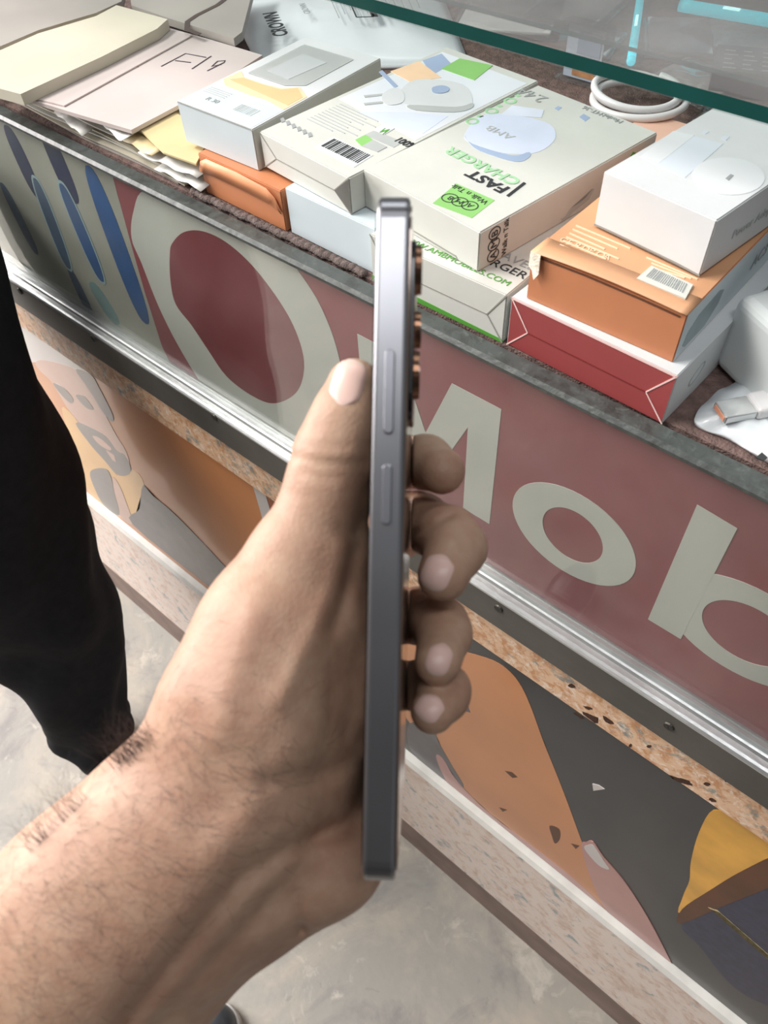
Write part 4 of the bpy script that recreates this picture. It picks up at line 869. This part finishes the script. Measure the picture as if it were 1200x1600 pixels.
# fingers, each built on its own and joined crisply to its neighbour
def finger(L, k=.003):
    G = Field.__new__(Field); G.h, G.lo, G.n, G.ax = H.h, H.lo, H.n, H.ax; G.F = np.full(H.n, .03, np.float32)
    G.chain(J(L), k); return G.F
FI = finger([(480, 838, .287, .0120), (575, 745, .287, .0095), (612, 722, .274, .0094), (665, 722, .256, .0086), (690, 736, .246, .0074)])
FM = finger([(492, 910, .291, .0120), (600, 842, .284, .0100), (655, 815, .266, .0098), (700, 838, .243, .0092), (712, 856, .236, .0090), (692, 900, .225, .0074)])
FR = finger([(502, 985, .287, .0115), (610, 960, .278, .0095), (655, 962, .262, .0092), (688, 975, .243, .0083), (694, 990, .237, .0080), (684, 1035, .226, .0068)])
FP = finger([(515, 1062, .277, .0110), (610, 1070, .270, .0085), (660, 1072, .254, .0080), (694, 1078, .237, .0076), (692, 1088, .232, .0072), (676, 1112, .225, .0064)])
fing = FI
for g in (FM, FR, FP): fing = smin(fing, g, .0012)
H.F = smin(H.F, fing, .006)
del FI, FM, FR, FP, fing
# skin folds, hollows and tendons as relief of the surface that faces the thumb side
near = np.abs(H.F) < .005; ii = np.argwhere(near); P3 = H.lo+H.h*ii; px = 600+FPX*P3[:, 0]/P3[:, 2]; py = 800+FPX*P3[:, 1]/P3[:, 2]; dz = np.zeros(len(ii))
for poly, amp, w, zmax in (
    ([(455, 712), (490, 722), (530, 726), (572, 722)], .0006, 7, .24), ([(462, 690), (500, 698), (545, 698)], .0004, 5, .24), ([(470, 738), (510, 745), (550, 742)], .0004, 5, .24),
    ([(575, 700), (566, 760), (560, 830)], .0008, 14, .24),
    ([(553, 860), (540, 920), (520, 980)], .0014, 13, .25), ([(565, 1000), (555, 1090), (540, 1150)], .0010, 14, .25),
    ([(572, 1150), (540, 1195), (480, 1215), (420, 1222)], .0016, 20, .25), ([(575, 1200), (566, 1260), (545, 1290), (450, 1322), (375, 1372), (300, 1465), (200, 1590)], .0028, 19, .26),
    ([(462, 1398), (464, 1425), (470, 1450)], .0012, 9, .26), ([(470, 1450), (400, 1490), (300, 1580)], .0010, 14, .26), ([(120, 1420), (200, 1500), (260, 1620)], .0007, 34, .26), ([(300, 1120), (340, 1180), (330, 1260)], .0006, 30, .26),
    ([(640, 838), (672, 822), (704, 805)], .0008, 5, .26), ([(655, 950), (700, 945), (720, 960)], .0006, 6, .26), ([(700, 1060), (722, 1062)], .0005, 5, .26)):
    q = (P3[:, 2] < zmax); dz += amp*np.exp(-(seg_dist(px, py, poly)/w)**2)*q
for poly, amp, w, zmax in (([(540, 860), (520, 930), (480, 1010), (440, 1090)], .0011, 20, .25), ([(555, 930), (565, 1010), (560, 1090)], .0008, 14, .25), ([(400, 960), (360, 1060), (340, 1150)], .0010, 28, .25), ([(460, 1180), (400, 1260), (330, 1340)], .0010, 30, .25)):
    dz -= amp*np.exp(-(seg_dist(px, py, poly)/w)**2)*(P3[:, 2] < zmax)
H.F[tuple(ii.T)] += dz
# keep the flesh off the phone: pads flatten where they press
loP = np.minimum.reduce([PC-.095, PC-.095]); sl, P = H.sub(PC-.095, PC+.095); q = P-PC
b = np.stack([np.abs(q@PT)-(hT+.0005), np.abs(q@PL)-hL, np.abs(q@PW)-hW], -1)
dph = np.sqrt((np.maximum(b, 0)**2).sum(-1))+np.minimum(b.max(-1), 0)
H.F[sl] = np.maximum(H.F[sl], -(dph-.0003))
V, Q = H.mesh()
# drop loose specks, keep the largest shell
def largest(V, Q):
    lab = np.arange(len(V))
    while True:
        mn = lab[Q].min(1); new = lab.copy(); 
        for k in range(4): np.minimum.at(new, Q[:, k], mn)
        new = new[new]
        if (new == lab).all(): break
        lab = new
    u, c = np.unique(lab, return_counts=True); keep = lab == u[c.argmax()]; mp = np.cumsum(keep)-1; Q = Q[keep[Q].all(1)]
    return V[keep], mp[Q]
V, Q = largest(V, Q)
def relax(V, Q, it):
    E_ = np.vstack([Q[:, [0, 1]], Q[:, [1, 2]], Q[:, [2, 3]], Q[:, [3, 0]]]); 
    for _ in range(it):
        for lam in (.5, -.52):
            s = np.zeros_like(V); n = np.zeros(len(V)); np.add.at(s, E_[:, 0], V[E_[:, 1]]); np.add.at(s, E_[:, 1], V[E_[:, 0]]); np.add.at(n, E_[:, 0], 1); np.add.at(n, E_[:, 1], 1)
            V = V+lam*(s/n[:, None]-V)
    return V
V = relax(V, Q, 4)
VW = cam2world(V)
def skin_mat():
    m = bpy.data.materials.new('skin'); m.use_nodes = True; nt = m.node_tree; b = nt.nodes['Principled BSDF']; b.inputs['Roughness'].default_value = .52; b.inputs['Specular IOR Level'].default_value = .35
    b.inputs['Subsurface Weight'].default_value = .12; b.inputs['Subsurface Radius'].default_value = (.004, .0015, .0008); b.inputs['Subsurface Scale'].default_value = 1.0
    tc = nt.nodes.new('ShaderNodeTexCoord'); n = nt.nodes.new('ShaderNodeTexNoise'); n.inputs['Scale'].default_value = 38; n.inputs['Detail'].default_value = 5; nt.links.new(tc.outputs['Object'], n.inputs['Vector'])
    r = nt.nodes.new('ShaderNodeValToRGB'); e = r.color_ramp.elements; e[0].position = .32; e[0].color = srgb((170, 131, 110))+(1,); e[1].position = .68; e[1].color = srgb((192, 160, 136))+(1,)
    nt.links.new(n.outputs['Fac'], r.inputs[0]); 
    n3 = nt.nodes.new('ShaderNodeTexNoise'); n3.inputs['Scale'].default_value = 240; n3.inputs['Detail'].default_value = 3; nt.links.new(tc.outputs['Object'], n3.inputs['Vector'])
    mx = nt.nodes.new('ShaderNodeMix'); mx.data_type = 'RGBA'; mx.blend_type = 'MULTIPLY'; mr = nt.nodes.new('ShaderNodeMapRange'); mr.inputs['From Min'].default_value = .3; mr.inputs['From Max'].default_value = .7; mr.inputs['To Min'].default_value = .0; mr.inputs['To Max'].default_value = .35
    nt.links.new(n3.outputs['Fac'], mr.inputs[0]); nt.links.new(mr.outputs[0], mx.inputs[0]); nt.links.new(r.outputs[0], mx.inputs[6]); mx.inputs[7].default_value = srgb((222, 196, 186))+(1,); nt.links.new(mx.outputs[2], b.inputs['Base Color'])
    v = nt.nodes.new('ShaderNodeTexVoronoi'); v.inputs['Scale'].default_value = 900; nt.links.new(tc.outputs['Object'], v.inputs['Vector']); 
    n2 = nt.nodes.new('ShaderNodeTexNoise'); n2.inputs['Scale'].default_value = 160; n2.inputs['Detail'].default_value = 4; nt.links.new(tc.outputs['Object'], n2.inputs['Vector'])
    ad = nt.nodes.new('ShaderNodeMath'); ad.operation = 'MULTIPLY_ADD'; ad.inputs[1].default_value = .25; nt.links.new(v.outputs['Distance'], ad.inputs[0]); nt.links.new(n2.outputs['Fac'], ad.inputs[2])
    bp_ = nt.nodes.new('ShaderNodeBump'); bp_.inputs['Strength'].default_value = .22; bp_.inputs['Distance'].default_value = .0012; nt.links.new(ad.outputs[0], bp_.inputs['Height']); nt.links.new(bp_.outputs['Normal'], b.inputs['Normal'])
    return m
SKIN = skin_mat()
arm = mesh_obj('person', VW, Q, SKIN, smooth=True); arm['_base'] = (0, 0, 0)
tag(arm, 'bare hairy forearm and hand of a person gripping the phone upright', 'person')
T3 = np.vstack([Q[:, [0, 1, 2]], Q[:, [0, 2, 3]]]); bvh = BVHTree.FromPolygons([tuple(v) for v in VW], [tuple(int(i) for i in t) for t in T3])
def hit(px, py):
    d = Vector(ray(px, py)).normalized(); loc, n, i, dist = bvh.ray_cast(Vector(CPOS), d)
    if loc is None: return None
    if n.dot(d) > 0: n = -n
    return loc, n
NAIL = mat('fingernail', (226, 190, 178), .4, 0, .05, 90); NAIL_T = mat('nail_edge', (214, 190, 176), .35, 0, .05, 90)
def nail(cx, cy, ang, L, W, lift=.0004):
    """nail plate laid on the finger: outline in the view of the nail, curvature taken from the finger itself"""
    n = 12; bm = bmesh.new(); grid = []; ca, sa = math.cos(ang), math.sin(ang); nrm = []
    c = hit(cx, cy)
    for j in range(n+1):
        row = []
        for i in range(n+1):
            v = j/n*2-1; u = i/n*2-1; wv = (1-abs(v)**5*.35)*(1 if v < 0 else 1)*max(0, 1-max(0, -v-.55)**2*2.2); 
            y = v*L/2*(1-.10*u*u*(1 if v > 0 else .9)); x = u*W/2*wv
            h = hit(cx+x*ca-y*sa, cy+x*sa+y*ca)
            if h is None: row.append(None); continue
            edge = max(abs(u), abs(v)); row.append(bm.verts.new(h[0]+h[1]*(lift*(1.0-.9*edge**6))))
        grid.append(row)
    for j in range(n):
        for i in range(n):
            q = [grid[j][i], grid[j][i+1], grid[j+1][i+1], grid[j+1][i]]
            if None not in q:
                f = bm.faces.new(q); f.material_index = 1 if j == n-1 else 0
    o = bm_obj('fingernail', bm, [NAIL, NAIL_T], arm, smooth=True); return o
nail(544, 598, math.radians(198), 74, 50, .0005)
nail(683, 894, math.radians(22), 58, 46)
nail(686, 1030, math.radians(18), 52, 38)
nail(671, 1106, math.radians(35), 44, 42)
# fine dark hair on forearm and wrist
hv, hf = [], []
def strand(p, n, d, L, r):
    pts = []; q = p.copy(); dd = (d+n*.35).normalized()
    for k in range(5):
        pts.append(q.copy()); q = q+dd*(L/4); dd = (dd+Vector(rng.normal(0, .22, 3))-n*.10).normalized()
    s = len(hv)
    for k, p_ in enumerate(pts):
        a = dd.orthogonal().normalized(); b2 = dd.cross(a); rr = r*(1-.2*k)
        for t in range(3): hv.append(tuple(p_+(a*math.cos(2.094*t)+b2*math.sin(2.094*t))*rr))
    for k in range(4):
        for t in range(3): hf.append((s+k*3+t, s+k*3+(t+1) % 3, s+(k+1)*3+(t+1) % 3, s+(k+1)*3+t))
def wdir(x, y): return Vector(ROT@np.array([x, y, 0.0]))
cnt = 0
for _ in range(9000):
    x, y = rng.uniform(-20, 520), rng.uniform(960, 1610)
    # density: strongest across the back of the wrist
    ax_d = ((x-330)*.70+(y-1230)*.72)        # across the arm, towards the palm side
    al = (-(x-330)*.72+(y-1230)*.70)          # along the arm, towards the elbow
    dens = math.exp(-((ax_d+40)/125)**2)*(1.0 if al > -20 else math.exp(-((al+20)/110)**2))
    if rng.random() > dens*.26: continue
    h = hit(x, y)
    if h is None: continue
    tdir = wdir(.75+rng.normal(0, .35), .25+rng.normal(0, .45)); tdir = (tdir-h[1]*tdir.dot(h[1])).normalized()
    strand(h[0]-h[1]*.0002, h[1], tdir, rng.uniform(.005, .011), .000042); cnt += 1
# tuft seen in profile on the outer wrist
for _ in range(260):
    t = rng.random(); x = 236-60*t+rng.normal(0, 6)+6; y = 1142+52*t+rng.normal(0, 6)+8
    if rng.random() < .3: x, y = 130-90*t+8, 1240+85*t+8
    h = hit(x, y)
    if h is None: continue
    tdir = wdir(-.35+rng.normal(0, .35), -.75+rng.normal(0, .3)) + h[1]*.7
    strand(h[0]-h[1]*.0002, h[1], tdir.normalized(), rng.uniform(.006, .015), .00006)
hair = mesh_obj('arm_hair', hv, hf, mat('dark_hair', (64, 48, 42), .6), arm); hair['kind'] = 'stuff'

# ------------------------------------------------------------------ bystander's leg in black trousers, left
def body_mesh(F_, name, m, parent=None, it=3):
    V, Q = F_.mesh(); V, Q = largest(V, Q); V = relax(V, Q, it); return mesh_obj(name, V, Q, m, parent, smooth=True)
LB = Vector((-.785, -.225, 0))
G = Field((-.90, -.33, -.005), (-.53, -.12, .20), .0045)
A_ = lambda x, y, z: np.array([LB.x+y, LB.y-x, z])
G.chain([(A_(0, 0, .19), .040), (A_(0, 0, .10), .037), (A_(0, -.012, .06), .036)], .02)
G.chain([(A_(0, -.030, .042), .030), (A_(.004, .05, .045), .032), (A_(.010, .12, .034), .030), (A_(.014, .165, .030), .026)], .02)
for i, (dx, dy, r) in enumerate(((.040, .200, .0125), (.020, .212, .0095), (.003, .208, .009), (-.012, .198, .0085), (-.025, .184, .008))): G.cone(A_(.4*dx+.01, .16, .026), A_(dx, dy, .0225), r*1.1, r, .008)
G.F = np.maximum(G.F, (.012-np.stack(np.meshgrid(*G.ax, indexing='ij'), -1)[..., 2]))
leg = body_mesh(G, 'person', mat('bare_foot_skin', (150, 108, 92), .6, 0, .1, 40, sss=.05)); leg['_base'] = (0, 0, 0)
tag(leg, 'bystander in loose black trousers standing at the counter, only the leg in view', 'person')
# sandal sole
so = [(-.032, -.064), (-.038, -.02), (-.034, .05), (-.030, .12), (-.034, .175), (-.022, .212), (.006, .226), (.040, .218), (.056, .19), (.050, .13), (.036, .06), (.036, -.02), (.030, -.06), (0, -.074)]
sn = leg
SOLE = mat('sandal_brown', (92, 62, 52), .6, 0, .15, 60)
prism('sandal_sole', [(LB.x+y, LB.y-x, 0) for x, y in resample(so, 4)], (0, 0, .0118), SOLE, sn)
bm = bmesh.new(); prev = None
for i in range(17):
    a = math.pi*i/16; x = .043*math.cos(a)+.006; z = .0118+.060*math.sin(a)
    v1, v2 = bm.verts.new(A_(x, .085, z)), bm.verts.new(A_(x*1.05, .125, .0118+.052*math.sin(a)))
    if prev: bm.faces.new((prev[0], prev[1], v2, v1))
    prev = (v1, v2)
so_ = bm_obj('sandal_strap', bm, SOLE, sn, smooth=True); sd = so_.modifiers.new('s', 'SOLIDIFY'); sd.thickness = .003
# trousers: rings swept up the leaning leg, folds pressed into the cloth
TROU = mat('black_cloth', (33, 34, 39), .9, 0, .18, 60, .35, 900, spec=.25)
levels = [(.035, 0, 0, .060), (.055, 0, .002, .064), (.10, .002, .004, .066), (.16, .003, .011, .070), (.22, .004, .021, .076), (.30, .004, .035, .086), (.38, .004, .046, .095), (.46, .004, .052, .101), (.55, .004, .058, .107), (.65, .004, .064, .114), (.78, .004, .068, .121), (.92, .004, .074, .132), (1.02, 0, .074, .138)]
NS = 72; tv, tf = [], []; lv = []
for i in range(len(levels)-1):
    for t in np.linspace(0, 1, 7, endpoint=False): lv.append([levels[i][q]*(1-t)+levels[i+1][q]*t for q in range(4)])
lv.append(list(levels[-1]))
for (z, cx, cy, r) in lv:
    for k in range(NS):
        a = 2*math.pi*k/NS
        fold = .0055*math.sin(3*a+z*16)*min(1, z*3)+.004*math.sin(5*a-z*26+1)+.0035*math.sin(z*44+2*a)*math.exp(-((z-.44)/.12)**2)+.005*math.sin(z*70+a*1.5)*math.exp(-((z-.08)/.06)**2)
        rr = r+fold; tv.append((LB.x+cx+rr*math.cos(a), LB.y+cy+rr*math.sin(a), z+.010*math.sin(a*2+.4)*math.exp(-z/.08)))
for i in range(len(lv)-1):
    for k in range(NS): tf.append((i*NS+k, i*NS+(k+1) % NS, (i+1)*NS+(k+1) % NS, (i+1)*NS+k))
tf.append(tuple(range((len(lv)-1)*NS, len(lv)*NS)))
tr = mesh_obj('trouser_leg', tv, tf, TROU, leg, smooth=True); sd = tr.modifiers.new('s', 'SOLIDIFY'); sd.thickness = .0015; sd.offset = -1
tr['label'] = 'loose black trouser leg'

# ------------------------------------------------------------------ shoe tip of the photographer at the bottom edge
st = Vector(on_z(362, 1572, .03)); SHB = mat('dark_shoe_leather', (62, 66, 72), .35, 0, .2, 60, .1, 200); SHW = mat('pale_shoe_welt', (190, 188, 184), .5, 0, .08, 60)
sh = thing('shoe', (st.x, st.y-.12, 0), 'dark shoe tip with pale welt on the floor at the bottom edge', 'shoe')
def shoe_outline(s=1.0): return [(x*s, y) for x, y in ((0, 0), (.022, -.006), (.037, -.026), (.044, -.06), (.042, -.12), (.034, -.19), (.033, -.25), (.018, -.275), (-.018, -.275), (-.033, -.25), (-.032, -.19), (-.040, -.12), (-.042, -.06), (-.035, -.026), (-.020, -.006))]
R3 = resample(shoe_outline(), 4)
prism('sole', [(st.x+x, st.y+y, 0) for x, y in R3], (0, 0, .022), SHW, sh)
G = Field((st.x-.06, st.y-.29, .012), (st.x+.06, st.y+.012, .13), .004); sx, sy = st.x, st.y
G.chain([(np.array([sx, sy-.036, .026]), .033), (np.array([sx, sy-.08, .034]), .038), (np.array([sx, sy-.14, .046]), .038), (np.array([sx, sy-.21, .058]), .036), (np.array([sx, sy-.245, .056]), .032)], .02)
G.F = np.maximum(G.F, .0185-np.stack(np.meshgrid(*G.ax, indexing='ij'), -1)[..., 2])
up = body_mesh(G, 'upper', SHB, sh)
pts = [(st.x+x*.96, st.y-.003+y*.985, .0235) for x, y in R3]; tube('welt', pts, .0032, SHW, sh, closed=True, seg=8)
for q in range(4):
    y = st.y-.105-q*.02; z = .081+q*.0075
    tube('lace', [(st.x-.018, y, z-.006), (st.x, y+.004, z+.001), (st.x+.018, y, z-.006)], .0022, SHW, sh, seg=6)

for o in bpy.data.objects:
    if '_base' in o.keys(): del o['_base']
